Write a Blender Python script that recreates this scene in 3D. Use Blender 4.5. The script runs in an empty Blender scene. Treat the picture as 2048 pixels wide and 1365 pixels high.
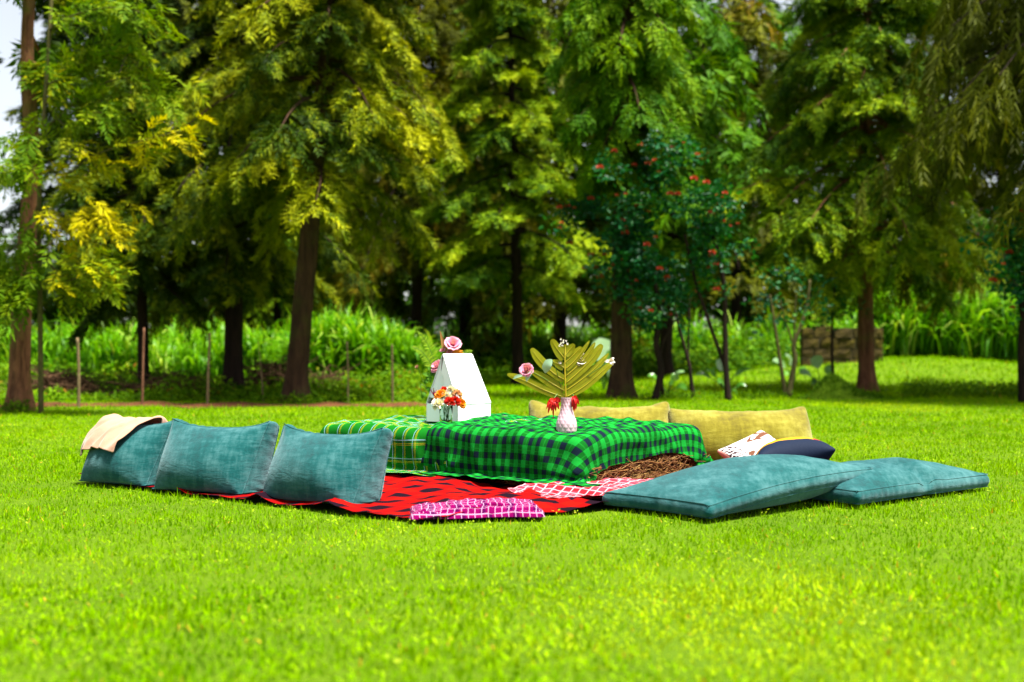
import bpy, math, random
import numpy as np
from mathutils import Vector, Matrix

# ------------------------------------------------------------------ camera, sky, sun, exposure
SC = bpy.context.scene
COL = SC.collection
FPX, CX, HY, H = 2500.0, 1024.0, 700.0, 0.8        # focal length in photo px, centre column, horizon row, eye height

cam_d = bpy.data.cameras.new('camera')
cam = bpy.data.objects.new('camera', cam_d)
COL.objects.link(cam)
SC.camera = cam
cam.location = (0, 0, H)
cam.rotation_euler = (math.radians(90), 0, 0)
cam_d.sensor_width = 36.0
cam_d.lens = FPX * 36.0 / 2048.0
cam_d.shift_y = (HY - 682.5) / 2048.0
cam_d.clip_start, cam_d.clip_end = 0.1, 600.0
cam_d.dof.use_dof = True
cam_d.dof.focus_distance = 7.0
cam_d.dof.aperture_fstop = 1.7

SUN_DIR = Vector((0.30, -0.20, 1.0)).normalized()          # towards the sun: high, to the right and a little behind the camera
world = bpy.data.worlds.new('World')
SC.world = world
world.use_nodes = True
wn = world.node_tree
for n in list(wn.nodes):
    wn.nodes.remove(n)
wo = wn.nodes.new('ShaderNodeOutputWorld')
bg = wn.nodes.new('ShaderNodeBackground')
sky = wn.nodes.new('ShaderNodeTexSky')
sky.sky_type = 'NISHITA'
sky.sun_disc = False
sky.sun_elevation = math.asin(SUN_DIR.z)
sky.sun_rotation = math.atan2(SUN_DIR.x, SUN_DIR.y)
sky.air_density = 1.0
sky.dust_density = 1.5
sky.ozone_density = 1.0
bg.inputs['Strength'].default_value = 0.055
hs = wn.nodes.new('ShaderNodeHueSaturation')            # thin bright cloud: a paler blue
hs.inputs['Saturation'].default_value = 0.35
hs.inputs['Value'].default_value = 1.25
wn.links.new(sky.outputs['Color'], hs.inputs['Color'])
wn.links.new(hs.outputs['Color'], bg.inputs['Color'])
wn.links.new(bg.outputs[0], wo.inputs['Surface'])

sun_d = bpy.data.lights.new('sun', 'SUN')
sun_d.energy = 4.9
sun_d.angle = math.radians(14)
sun_d.color = (1.0, 0.95, 0.86)
sun = bpy.data.objects.new('sun', sun_d)
COL.objects.link(sun)
sun.rotation_euler = SUN_DIR.to_track_quat('Z', 'Y').to_euler()
sun.location = (8, -6, 14)

SC.view_settings.view_transform = 'Standard'
SC.view_settings.look = 'None'
SC.view_settings.gamma = 1.0
SC.view_settings.use_curve_mapping = False
SC.view_settings.exposure = 1.75
try:
    cy = SC.cycles
    cy.max_bounces = 10; cy.diffuse_bounces = 1; cy.glossy_bounces = 2
    cy.transmission_bounces = 10; cy.transparent_max_bounces = 6
    cy.use_denoising = True
    cy.caustics_reflective = False; cy.caustics_refractive = False
    cy.sample_clamp_indirect = 6.0
except Exception:
    pass

# ------------------------------------------------------------------ helpers
def G(px, py, z=0.0):
    """the point at height z seen at a photo pixel"""
    D = FPX * (H - z) / (py - HY)
    return np.array([(px - CX) / FPX * D, D, z])

def PD(px, py, D):
    """the point at distance D seen at a photo pixel"""
    return np.array([(px - CX) / FPX * D, D, H - (py - HY) * D / FPX])

def tag(o, label=None, cat=None, group=None, kind=None):
    if label: o['label'] = label
    if cat: o['category'] = cat
    if group: o['group'] = group
    if kind: o['kind'] = kind
    return o

def empty(name, loc, label, cat, group=None):
    o = bpy.data.objects.new(name, None)
    o.location = [float(c) for c in loc]
    o.empty_display_size = 0.1
    COL.objects.link(o)
    return tag(o, label, cat, group)

def mk(name, V, F, mat, parent=None, loc=(0, 0, 0), smooth=True, uv=None, attr=None, mi=None):
    """one mesh object from world-space numpy vertices; F: (n,3) or (n,4) array, or list of such arrays"""
    V = np.asarray(V, dtype=np.float64)
    Fs = F if isinstance(F, list) else [F]
    Fs = [np.asarray(f, dtype=np.int32) for f in Fs if len(f)]
    me = bpy.data.meshes.new(name)
    base = np.array(parent.location if parent is not None and parent.parent is None else loc, dtype=np.float64)
    if parent is not None and parent.parent is not None:
        base = np.array(parent.parent.location) + np.array(parent.location)
    me.vertices.add(len(V))
    me.vertices.foreach_set('co', (V - base).astype(np.float32).ravel())
    nl = sum(f.size for f in Fs); nf = sum(len(f) for f in Fs)
    me.loops.add(nl); me.polygons.add(nf)
    li = np.concatenate([f.ravel() for f in Fs])
    me.loops.foreach_set('vertex_index', li)
    tot = np.concatenate([np.full(len(f), f.shape[1], np.int32) for f in Fs])
    st = np.concatenate([[0], np.cumsum(tot)[:-1]]).astype(np.int32)
    me.polygons.foreach_set('loop_start', st)
    me.polygons.foreach_set('loop_total', tot)
    me.polygons.foreach_set('use_smooth', np.full(nf, bool(smooth)))
    mats = mat if isinstance(mat, (list, tuple)) else [mat]
    for m in mats:
        me.materials.append(m)
    if mi is not None:
        me.polygons.foreach_set('material_index', np.asarray(mi, np.int32))
    if uv is not None:
        ul = me.uv_layers.new(name='UVMap')
        ul.data.foreach_set('uv', np.asarray(uv, np.float32)[li].ravel())
    if attr is not None:
        a = me.attributes.new('tint', 'FLOAT', 'POINT')
        a.data.foreach_set('value', np.asarray(attr, np.float32))
    me.update(calc_edges=True)
    o = bpy.data.objects.new(name, me)
    COL.objects.link(o)
    if parent is not None:
        o.parent = parent
    else:
        o.location = base
    return o

def child(name, V, F, mat, par, **kw):
    return mk(name, V, F, mat, parent=par, **kw)

class MB:
    """collects geometry for one mesh"""
    def __init__(s):
        s.V, s.Q, s.T, s.A, s.n = [], [], [], [], 0
    def add(s, V, Q=None, T=None, tint=0.0):
        V = np.asarray(V, float)
        if Q is not None and len(Q): s.Q.append(np.asarray(Q, np.int64) + s.n)
        if T is not None and len(T): s.T.append(np.asarray(T, np.int64) + s.n)
        s.V.append(V)
        s.A.append(np.broadcast_to(np.asarray(tint, float), (len(V),)))
        s.n += len(V)
    def tube(s, P, R, n=8, tint=0.0, cap=True, rough=0.0, rng=None):
        V, Q, T = tube(P, R, n, cap, rough, rng)
        s.add(V, Q, T, tint)
    def box(s, lo, hi, M=None, tint=0.0):
        x0, y0, z0 = lo; x1, y1, z1 = hi
        V = np.array([[x0,y0,z0],[x1,y0,z0],[x1,y1,z0],[x0,y1,z0],[x0,y0,z1],[x1,y0,z1],[x1,y1,z1],[x0,y1,z1]], float)
        if M is not None: V = V @ M[0].T + M[1]
        s.add(V, [[0,3,2,1],[4,5,6,7],[0,1,5,4],[1,2,6,5],[2,3,7,6],[3,0,4,7]], None, tint)
    def build(s, name, mat, parent=None, loc=(0,0,0), smooth=True, **kw):
        F = []
        if s.Q: F.append(np.concatenate(s.Q))
        if s.T: F.append(np.concatenate(s.T))
        return mk(name, np.concatenate(s.V), F, mat, parent, loc, smooth, attr=np.concatenate(s.A), **kw)

def frames(P):
    P = np.asarray(P, float)
    T = np.gradient(P, axis=0)
    T /= np.linalg.norm(T, axis=1)[:, None] + 1e-9
    up = np.array([0.31, 0.17, 0.93]) if abs(T[0][2]) < 0.9 else np.array([1.0, 0.1, 0.0])
    N = np.cross(T, up); N /= np.linalg.norm(N, axis=1)[:, None] + 1e-9
    B = np.cross(T, N)
    return T, N, B

def tube(P, R, n=8, cap=True, rough=0.0, rng=None):
    P = np.asarray(P, float); m = len(P)
    R = np.broadcast_to(np.asarray(R, float), (m,))
    T, N, B = frames(P)
    a = np.linspace(0, 2*np.pi, n, endpoint=False)
    rr = R[:, None] * np.ones(n)[None]
    if rough and rng is not None:
        rr = rr * (1 + rough * rng.normal(size=(m, n)))
    V = (P[:, None] + rr[..., None] * (np.cos(a)[None, :, None] * N[:, None] + np.sin(a)[None, :, None] * B[:, None])).reshape(-1, 3)
    i = np.arange(m-1)[:, None] * n; j = np.arange(n)[None]; k = (j + 1) % n
    Q = np.stack([i+j, i+k, i+n+k, i+n+j], -1).reshape(-1, 4)
    Tt = None
    if cap:
        V = np.concatenate([V, P[:1], P[-1:]])
        j = np.arange(n); k = (j+1) % n
        Tt = np.concatenate([np.stack([np.full(n, m*n), k, j], -1), np.stack([np.full(n, m*n+1), (m-1)*n+j, (m-1)*n+k], -1)])
    return V, Q, Tt

def smooth_path(P, n):
    P = np.asarray(P, float)
    t = np.linspace(0, 1, len(P)); s = np.linspace(0, 1, n)
    if len(P) < 3:
        return np.stack([np.interp(s, t, P[:, c]) for c in range(P.shape[1])], -1)
    out = []
    for u in s:                                     # Catmull-Rom
        f = u * (len(P)-1); i = min(int(f), len(P)-2); v = f - i
        p0 = P[max(i-1, 0)]; p1 = P[i]; p2 = P[i+1]; p3 = P[min(i+2, len(P)-1)]
        out.append(0.5*((2*p1) + (-p0+p2)*v + (2*p0-5*p1+4*p2-p3)*v*v + (-p0+3*p1-3*p2+p3)*v**3))
    return np.array(out)

def unit(v):
    v = np.asarray(v, float)
    return v / (np.linalg.norm(v, axis=-1, keepdims=True) + 1e-9)

def wob(x, y, seed, f=1.0, n=6):
    """smooth noise in -1..1 from a few sines"""
    r = np.random.RandomState(seed)
    s = 0
    for k in range(n):
        a = r.uniform(0, 2*np.pi); q = f * r.uniform(0.5, 2.2)
        s = s + np.sin(q*(np.cos(a)*x + np.sin(a)*y) + r.uniform(0, 6.28)) / n * 1.6
    return s

# ------------------------------------------------------------------ material helpers
def new_mat(name):
    m = bpy.data.materials.new(name); m.use_nodes = True
    nt = m.node_tree
    for n in list(nt.nodes): nt.nodes.remove(n)
    out = nt.nodes.new('ShaderNodeOutputMaterial')
    return m, nt, out

def N(nt, typ, ins=None, **props):
    n = nt.nodes.new(typ)
    for k, v in props.items(): setattr(n, k, v)
    for k, v in (ins or {}).items():
        s = n.inputs[k]
        if isinstance(v, bpy.types.NodeSocket): nt.links.new(v, s)
        else: s.default_value = v
    return n

def math_(nt, op, a, b=None, c=None):
    d = {0: a}
    if b is not None: d[1] = b
    if c is not None: d[2] = c
    return N(nt, 'ShaderNodeMath', d, operation=op).outputs[0]

def rgb(c): return (c[0], c[1], c[2], 1.0)

def ramp(nt, fac, stops, interp='LINEAR'):
    r = N(nt, 'ShaderNodeValToRGB', {0: fac})
    cr = r.color_ramp; cr.interpolation = interp
    while len(cr.elements) < len(stops): cr.elements.new(0.5)
    for e, (p, c) in zip(cr.elements, stops):
        e.position = p; e.color = rgb(c)
    return r.outputs[0]

def mix(nt, f, a, b, mode='MIX'):
    n = N(nt, 'ShaderNodeMix', data_type='RGBA', blend_type=mode)
    for s, v in ((n.inputs['Factor'], f), (n.inputs['A'], a), (n.inputs['B'], b)):
        s = [q for q in n.inputs if q.name == s.name and q.type == ('VALUE' if s.name == 'Factor' else 'RGBA')][0]
        if isinstance(v, bpy.types.NodeSocket): nt.links.new(v, s)
        else: s.default_value = v if not isinstance(v, tuple) or len(v) == 4 else rgb(v)
    return [q for q in n.outputs if q.type == 'RGBA'][0]

def noise(nt, scale, detail=4.0, rough=0.55, vec=None, dist=0.0):
    d = {'Scale': scale, 'Detail': detail, 'Roughness': rough, 'Distortion': dist}
    if vec is not None: d['Vector'] = vec
    return N(nt, 'ShaderNodeTexNoise', d).outputs['Fac']

def coord(nt, which='Object'):
    return N(nt, 'ShaderNodeTexCoord').outputs[which]

def scaled(nt, vec, s):
    return N(nt, 'ShaderNodeMapping', {'Vector': vec, 'Scale': s}).outputs[0]

def bump(nt, h, strength=0.3, dist=0.01):
    return N(nt, 'ShaderNodeBump', {'Height': h, 'Strength': strength, 'Distance': dist}).outputs[0]

def bsdf(nt, out, color, rough=0.7, spec=0.3, normal=None, **kw):
    b = N(nt, 'ShaderNodeBsdfPrincipled')
    for k, v in dict({'Base Color': color, 'Roughness': rough, 'Specular IOR Level': spec}, **kw).items():
        if isinstance(v, bpy.types.NodeSocket): nt.links.new(v, b.inputs[k])
        else: b.inputs[k].default_value = rgb(v) if isinstance(v, tuple) and len(v) == 3 else v
    if normal is not None: nt.links.new(normal, b.inputs['Normal'])
    nt.links.new(b.outputs[0], out.inputs[0])
    return b

def leaf_mat(name, stops, trans=0.35, rough=0.6, spec=0.06):
    """foliage: colour from the vertex attribute 'tint' (0..1), some light let through"""
    m, nt, out = new_mat(name)
    a = N(nt, 'ShaderNodeAttribute', attribute_name='tint').outputs['Fac']
    c = ramp(nt, a, stops)
    b = bsdf(nt, out, c, rough, spec)
    t = N(nt, 'ShaderNodeBsdfTranslucent', {'Color': mix(nt, 1.0, c, (1.3, 1.2, 0.3), 'MULTIPLY')})
    s = N(nt, 'ShaderNodeMixShader', {0: trans, 1: b.outputs[0], 2: t.outputs[0]})
    nt.links.new(s.outputs[0], out.inputs[0])
    return m

def plain(name, c, rough=0.6, spec=0.3, var=0.0, nscale=30.0, bmp=0.0, **kw):
    m, nt, out = new_mat(name)
    col = rgb(c); nrm = None
    if var or bmp:
        f = noise(nt, nscale, 5.0, 0.6, coord(nt))
        if var:
            col = mix(nt, f, tuple(x*(1-var) for x in c), tuple(min(1, x*(1+var)) for x in c))
        if bmp: nrm = bump(nt, f, bmp, 0.01)
    bsdf(nt, out, col, rough, spec, nrm, **kw)
    return m

def bark_mat(name, dark, light, moss=None, scale=1.0):
    m, nt, out = new_mat(name)
    co = coord(nt)
    f = noise(nt, 9*scale, 8.0, 0.7, scaled(nt, co, (1.6, 1.6, 0.28)), 0.6)
    g = noise(nt, 2.3*scale, 4.0, 0.6, co)
    c = ramp(nt, f, [(0.32, dark), (0.68, light)])
    if moss is not None:
        c = mix(nt, ramp(nt, g, [(0.5, (0,0,0)), (0.7, (1,1,1))]), c, moss)
    bsdf(nt, out, c, 0.9, 0.15, bump(nt, f, 0.9, 0.04))
    return m

def velvet_mat(name, deep, mid, pale, sheen):
    """crushed chenille velvet: cross-hatched mottling and a pale nap"""
    m, nt, out = new_mat(name)
    co = coord(nt)
    a = noise(nt, 11.0, 6.0, 0.7, scaled(nt, co, (3.2, 1.2, 0.8)))
    b = noise(nt, 11.0, 6.0, 0.7, scaled(nt, co, (0.7, 1.0, 3.4)))
    c = noise(nt, 3.2, 3.0, 0.5, co, 0.5)
    f = math_(nt, 'ADD', math_(nt, 'MULTIPLY', math_(nt, 'ADD', a, b), 0.36), math_(nt, 'MULTIPLY', c, 0.42))
    col = ramp(nt, f, [(0.36, deep), (0.54, mid), (0.78, pale)])
    wv = noise(nt, 240.0, 2.0, 0.5, co)
    wr = noise(nt, 26.0, 3.0, 0.5, scaled(nt, co, (0.5, 0.5, 1.6)), 1.2)
    hgt = math_(nt, 'ADD', math_(nt, 'MULTIPLY', wv, 0.12), math_(nt, 'ADD', math_(nt, 'MULTIPLY', wr, 0.5), math_(nt, 'MULTIPLY', f, 0.25)))
    bs = bsdf(nt, out, col, 0.75, 0.04, bump(nt, hgt, 0.35, 0.02))
    bs.inputs['Sheen Weight'].default_value = 0.26
    bs.inputs['Sheen Roughness'].default_value = 0.55
    bs.inputs['Sheen Tint'].default_value = rgb(sheen)
    return m

def uv_axes(nt, warp=0.0):
    uv = coord(nt, 'UV')
    if warp:
        nz = N(nt, 'ShaderNodeTexNoise', {'Vector': uv, 'Scale': 3.0, 'Detail': 2.0}).outputs['Color']
        d = N(nt, 'ShaderNodeVectorMath', {0: nz, 1: (0.5, 0.5, 0.5)}, operation='SUBTRACT').outputs[0]
        d = N(nt, 'ShaderNodeVectorMath', {0: d, 'Scale': warp}, operation='SCALE').outputs[0]
        uv = N(nt, 'ShaderNodeVectorMath', {0: uv, 1: d}, operation='ADD').outputs[0]
    s = N(nt, 'ShaderNodeSeparateXYZ', {0: uv})
    return s.outputs[0], s.outputs[1], uv

def stripe(nt, u, period, lo, hi):
    """1 where fract(u/period) lies between lo and hi"""
    f = math_(nt, 'FRACT', math_(nt, 'DIVIDE', u, period))
    return math_(nt, 'MULTIPLY', math_(nt, 'GREATER_THAN', f, lo), math_(nt, 'LESS_THAN', f, hi))

def cloth_finish(nt, out, col, uv, sheen=0.0, rough=0.9, weave=900.0, spec=0.01):
    w = noise(nt, weave, 2.0, 0.6, uv)
    cr = noise(nt, 9.0, 5.0, 0.62, uv, 1.0)
    col = mix(nt, 0.55, col, mix(nt, 1.0, col, ramp(nt, w, [(0.3, (0.6, 0.6, 0.6)), (0.7, (1.25, 1.25, 1.25))]), 'MULTIPLY'))
    h = math_(nt, 'ADD', math_(nt, 'MULTIPLY', w, 0.1), cr)
    b = bsdf(nt, out, col, rough, spec, bump(nt, h, 0.3, 0.012))
    b.inputs['Sheen Weight'].default_value = sheen
    return b

def gingham_mat(name, light, half, dark, pu, pv, warp=0.0, lo=0.5, half_stripe=None):
    m, nt, out = new_mat(name)
    u, v, uv = uv_axes(nt, warp)
    a = stripe(nt, u, pu, 0.0, lo); b = stripe(nt, v, pv, 0.0, lo)
    if half_stripe:                                   # fine tonal lines inside the bands
        a2 = stripe(nt, u, pu, lo+0.2, lo+0.26); b2 = stripe(nt, v, pv, lo+0.2, lo+0.26)
    s = math_(nt, 'ADD', a, b)
    c = mix(nt, math_(nt, 'GREATER_THAN', s, 0.5), light, half)
    c = mix(nt, math_(nt, 'GREATER_THAN', s, 1.5), c, dark)
    if half_stripe:
        k = math_(nt, 'MULTIPLY', math_(nt, 'MAXIMUM', a2, b2), 0.5)
        c = mix(nt, k, c, half_stripe)
    cloth_finish(nt, out, c, uv)
    return m

# ------------------------------------------------------------------ a small cloth solver (position based)
def quads_to_edges(Q, V, diag=True, bend=None):
    Q = np.asarray(Q)
    E = [Q[:, [0,1]], Q[:, [1,2]], Q[:, [2,3]], Q[:, [3,0]]]
    if diag: E += [Q[:, [0,2]], Q[:, [1,3]]]
    if bend is not None: E.append(bend)
    E = np.sort(np.concatenate(E), axis=1)
    return np.unique(E, axis=0)

def relax(x, E, rest, Q=None, press=0.0, steps=100, it=10, dt=1/60, grav=9.8, collide=None, pin=None, damp=0.03,
          comp=0.25, omega=1.5, target=None, tk=0.0, vol=None):
    x = np.array(x, float); n = len(x)
    v = np.zeros_like(x)
    i, j = E[:, 0], E[:, 1]
    ij = np.concatenate([i, j])
    cnt = np.bincount(ij, minlength=n).astype(float) + 1e-9
    inv = (omega / cnt)[:, None]
    if pin is not None: inv = inv * (~pin)[:, None]
    for s in range(steps):
        a = np.zeros_like(x); a[:, 2] -= grav
        if press and Q is not None:
            A = x[Q[:, 0]]; Bq = x[Q[:, 1]]; Cq = x[Q[:, 2]]; Dq = x[Q[:, 3]]
            nrm = 0.5*np.cross(Cq-A, Dq-Bq) / 4.0
            acc = np.zeros_like(x)
            for c in range(3):
                w = nrm[:, c]
                acc[:, c] = np.bincount(Q.ravel(), weights=np.repeat(w, 4), minlength=n)
            pk = press
            if vol is not None:                         # pressure fades out as the cover reaches its stuffed volume
                now = (acc*x).sum()/3.0
                pk = press*float(np.clip((vol-now)/vol*6.0, -1.0, 1.0))
            a += pk * acc
        if target is not None:
            a += tk * (target - x)
        v = v*(1-damp) + a*dt
        p = x + v*dt
        if pin is not None: p[pin] = x[pin]
        for k in range(it):
            d = p[j]-p[i]
            L = np.sqrt((d*d).sum(1)) + 1e-9
            c = 0.5*(L-rest)/L
            c = np.where(c < 0, c*comp, c)
            d *= c[:, None]
            cor = np.empty_like(p)
            for q in range(3):
                cor[:, q] = np.bincount(i, weights=d[:, q], minlength=n) - np.bincount(j, weights=d[:, q], minlength=n)
            p += cor*inv
            if collide is not None and k % 3 == 2: p = collide(p, x)
        if collide is not None: p = collide(p, x)
        v = (p-x)/dt
        sp = np.linalg.norm(v, axis=1, keepdims=True)
        v *= np.minimum(1, 3.0/(sp+1e-9))
        x = p
    return x

def boxgrid(nx, ny, nz):
    """welded surface of an nx*ny*nz lattice, as unit coordinates 0..1, quads facing out"""
    idx = {}; V = []; Q = []; side = []
    def vid(a, b, c):
        k = (a, b, c)
        if k not in idx:
            idx[k] = len(V); V.append((a/nx, b/ny, c/nz))
        return idx[k]
    for a in range(nx):
        for b in range(ny):
            Q.append([vid(a,b,0), vid(a,b+1,0), vid(a+1,b+1,0), vid(a+1,b,0)])
            Q.append([vid(a,b,nz), vid(a+1,b,nz), vid(a+1,b+1,nz), vid(a,b+1,nz)])
    for a in range(nx):
        for c in range(nz):
            Q.append([vid(a,0,c), vid(a+1,0,c), vid(a+1,0,c+1), vid(a,0,c+1)])
            Q.append([vid(a,ny,c), vid(a,ny,c+1), vid(a+1,ny,c+1), vid(a+1,ny,c)])
    for b in range(ny):
        for c in range(nz):
            Q.append([vid(0,b,c), vid(0,b,c+1), vid(0,b+1,c+1), vid(0,b+1,c)])
            Q.append([vid(nx,b,c), vid(nx,b+1,c), vid(nx,b+1,c+1), vid(nx,b,c+1)])
    rings = []
    for c in (0, nz):
        r = [idx[(a,0,c)] for a in range(nx)] + [idx[(nx,b,c)] for b in range(ny)] + \
            [idx[(a,ny,c)] for a in range(nx,0,-1)] + [idx[(0,b,c)] for b in range(ny,0,-1)]
        rings.append(r)
    return np.array(V), np.array(Q), rings

def vnorms(x, Q):
    A = x[Q[:, 0]]; B = x[Q[:, 1]]; C = x[Q[:, 2]]; D = x[Q[:, 3]]
    n = np.cross(C-A, D-B)
    return unit(np.stack([np.bincount(Q.ravel(), weights=np.repeat(n[:, c], 4), minlength=len(x)) for c in range(3)], -1))

def ridge(u, v, seed, freq, ang, stretch=2.5, sharp=2.5, n=5):
    """creases: ridged noise drawn out along the direction ang"""
    a = math.cos(ang)*u + math.sin(ang)*v; b = -math.sin(ang)*u + math.cos(ang)*v
    w = 0.35*wob(u, v, seed+9, freq*0.35)
    return np.clip(1-np.abs(wob(a/stretch, b+w*0.12, seed, freq, n)), 0, 1)**sharp

def subsurf(o, lv=1):
    md = o.modifiers.new('smooth', 'SUBSURF'); md.levels = lv; md.render_levels = lv
    return o

def grid_faces(nu, nv):
    i = np.arange(nu-1)[:, None]*nv; j = np.arange(nv-1)[None]
    return np.stack([i+j, i+nv+j, i+nv+j+1, i+j+1], -1).reshape(-1, 4)
# ------------------------------------------------------------------ layout of the picnic
BLK = [np.array([-0.395, 5.68]), np.array([2.2, 7.2]), np.array([0.3, 9.6]), np.array([-2.62, 7.52])]   # blanket corners F, R, B, L
TA = np.array([0.37, 6.9]); TX = np.array([0.61, 0.792]); TY = np.array([-0.792, 0.61])                # table corner and axes
TLX, TLY, TZ = 1.35, 2.05, 0.30
def TB(x, y, z):
    """table coordinates to world"""
    x = np.asarray(x, float); y = np.asarray(y, float)
    return np.stack([TA[0]+x*TX[0]+y*TY[0], TA[1]+x*TX[1]+y*TY[1], np.broadcast_to(z, x.shape)], -1)

def in_poly(x, y, poly):
    c = np.zeros(len(x), bool)
    n = len(poly)
    for a in range(n):
        x0, y0 = poly[a]; x1, y1 = poly[(a+1) % n]
        k = ((y0 > y) != (y1 > y)) & (x < (x1-x0)*(y-y0)/(y1-y0+1e-12)+x0)
        c ^= k
    return c

# ------------------------------------------------------------------ ground
def ground_h(x, y):
    h = 0.012*wob(x, y, 3, 0.9)
    near = np.clip((y-10)/6, 0, 1)
    h = h*near
    h = h + 0.55*np.exp(-((x-9.6)/4.6)**2 - ((y-30.5)/3.2)**2)        # the raised grass bank on the right
    h = h + 0.10*np.clip((y-24)/10, 0, 1)*np.clip((x+2)/6, 0, 1)
    return h

def grid_mesh(x0, x1, nx, y0, y1, ny, fn):
    xs = np.linspace(x0, x1, nx); ys = np.linspace(y0, y1, ny)
    X, Y = np.meshgrid(xs, ys, indexing='ij')
    X = X.ravel(); Y = Y.ravel()
    return np.stack([X, Y, fn(X, Y)], -1), grid_faces(nx, ny)

m, nt, out = new_mat('turf')
co = coord(nt)
f = noise(nt, 1.3, 8.0, 0.65, co); g = noise(nt, 45.0, 5.0, 0.7, co)
c = mix(nt, g, ramp(nt, f, [(0.3, (0.08, 0.16, 0.002)), (0.7, (0.15, 0.26, 0.003))]), (0.04, 0.08, 0.002))
bsdf(nt, out, c, 0.95, 0.1, bump(nt, g, 0.8, 0.03))
TURF = m
# the near sheet and, 4 mm below it and out to the horizon, the far one
Vg, Fg = grid_mesh(-45, 45, 181, -6, 66, 145, ground_h)
tag(mk('ground', Vg, Fg, TURF), kind='structure')
Vg, Fg = grid_mesh(-300, 300, 13, -60, 500, 13, lambda x, y: np.full_like(x, -0.06))
tag(mk('far_ground', Vg, Fg, TURF), kind='structure')

# bare reddish soil along the edge of the lawn
m, nt, out = new_mat('red_soil')
co = coord(nt)
f = noise(nt, 6.0, 8.0, 0.7, co)
bsdf(nt, out, ramp(nt, f, [(0.3, (0.035, 0.014, 0.006)), (0.7, (0.16, 0.06, 0.022))]), 0.95, 0.1, bump(nt, f, 0.8, 0.05))
SOIL = m
def strip_h(x, y): return ground_h(x, y) + 0.004 + 0.03*np.clip(wob(x, y, 8, 5.0), 0, 1)
xs = np.linspace(-9.0, -0.6, 90)
yc = 17.9 + 0.16*np.clip(-xs-5, 0, 9)*-1.0 + 0.15*wob(xs, xs*0, 5, 2.0)
ww = 0.75 + 0.25*wob(xs, xs*0, 6, 2.5)
ww = ww*np.clip((-0.5-xs)/1.2, 0.03, 1)
V = []
for k, t in enumerate(np.linspace(-1, 1, 9)):
    y = yc + t*ww*(0.85+0.3*wob(xs, xs*0+k, 7, 3.0))
    V.append(np.stack([xs, y, strip_h(xs, y)*1.0], -1))
V = np.stack(V, 1)
tag(mk('soil_strip', V.reshape(-1, 3), grid_faces(90, 9), SOIL), kind='structure')

# ------------------------------------------------------------------ lawn grass (uncountable: one object)
def blades(n, xy, h, w, rng, seg, lean=0.55, tint=None):
    a = rng.uniform(0, 2*np.pi, n); az = rng.uniform(0, 2*np.pi, n)
    side = np.stack([np.cos(a), np.sin(a), 0*a], -1)
    ln = np.abs(rng.normal(0, lean, n)).clip(0, 1.5)
    d = np.stack([np.cos(az)*np.sin(ln), np.sin(az)*np.sin(ln), np.cos(ln)], -1)
    base = np.stack([xy[:, 0], xy[:, 1], ground_h(xy[:, 0], xy[:, 1])-0.004], -1)
    tip = base + d*h[:, None]
    tip[:, 2] -= (0.25*h*np.sin(ln))
    W = side*w[:, None]*0.5
    if seg == 1:
        V = np.stack([base-W, base+W, tip], 1)
        T = np.arange(n)[:, None]*3 + np.array([[0, 1, 2]])
    else:
        mid = base + (tip-base)*0.5; mid[:, 2] += 0.12*h*np.sin(ln)
        V = np.stack([base-W*0.7, base+W*0.7, mid-W, mid+W, tip], 1)
        T = (np.arange(n)[:, None, None]*5 + np.array([[[0, 1, 3], [0, 3, 2], [2, 3, 4]]])).reshape(-1, 3)
    t = tint if tint is not None else rng.beta(2.2, 2.2, n)
    patch = 0.5 + 0.5*wob(xy[:, 0], xy[:, 1], 21, 2.2)
    patch = 0.6*patch + 0.4*(0.5+0.5*wob(xy[:, 0], xy[:, 1], 22, 7.0))
    dry = np.clip(wob(xy[:, 0], xy[:, 1], 23, 1.1)*1.6-0.75, 0, 1)
    t = np.clip(t*0.55 + 0.45*patch + 0.06 + 0.25*dry, 0, 0.97)
    t = np.where(rng.uniform(size=n) < 0.012, 0.995, t)
    return V.reshape(-1, 3), T, np.repeat(t, V.shape[1])

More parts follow.
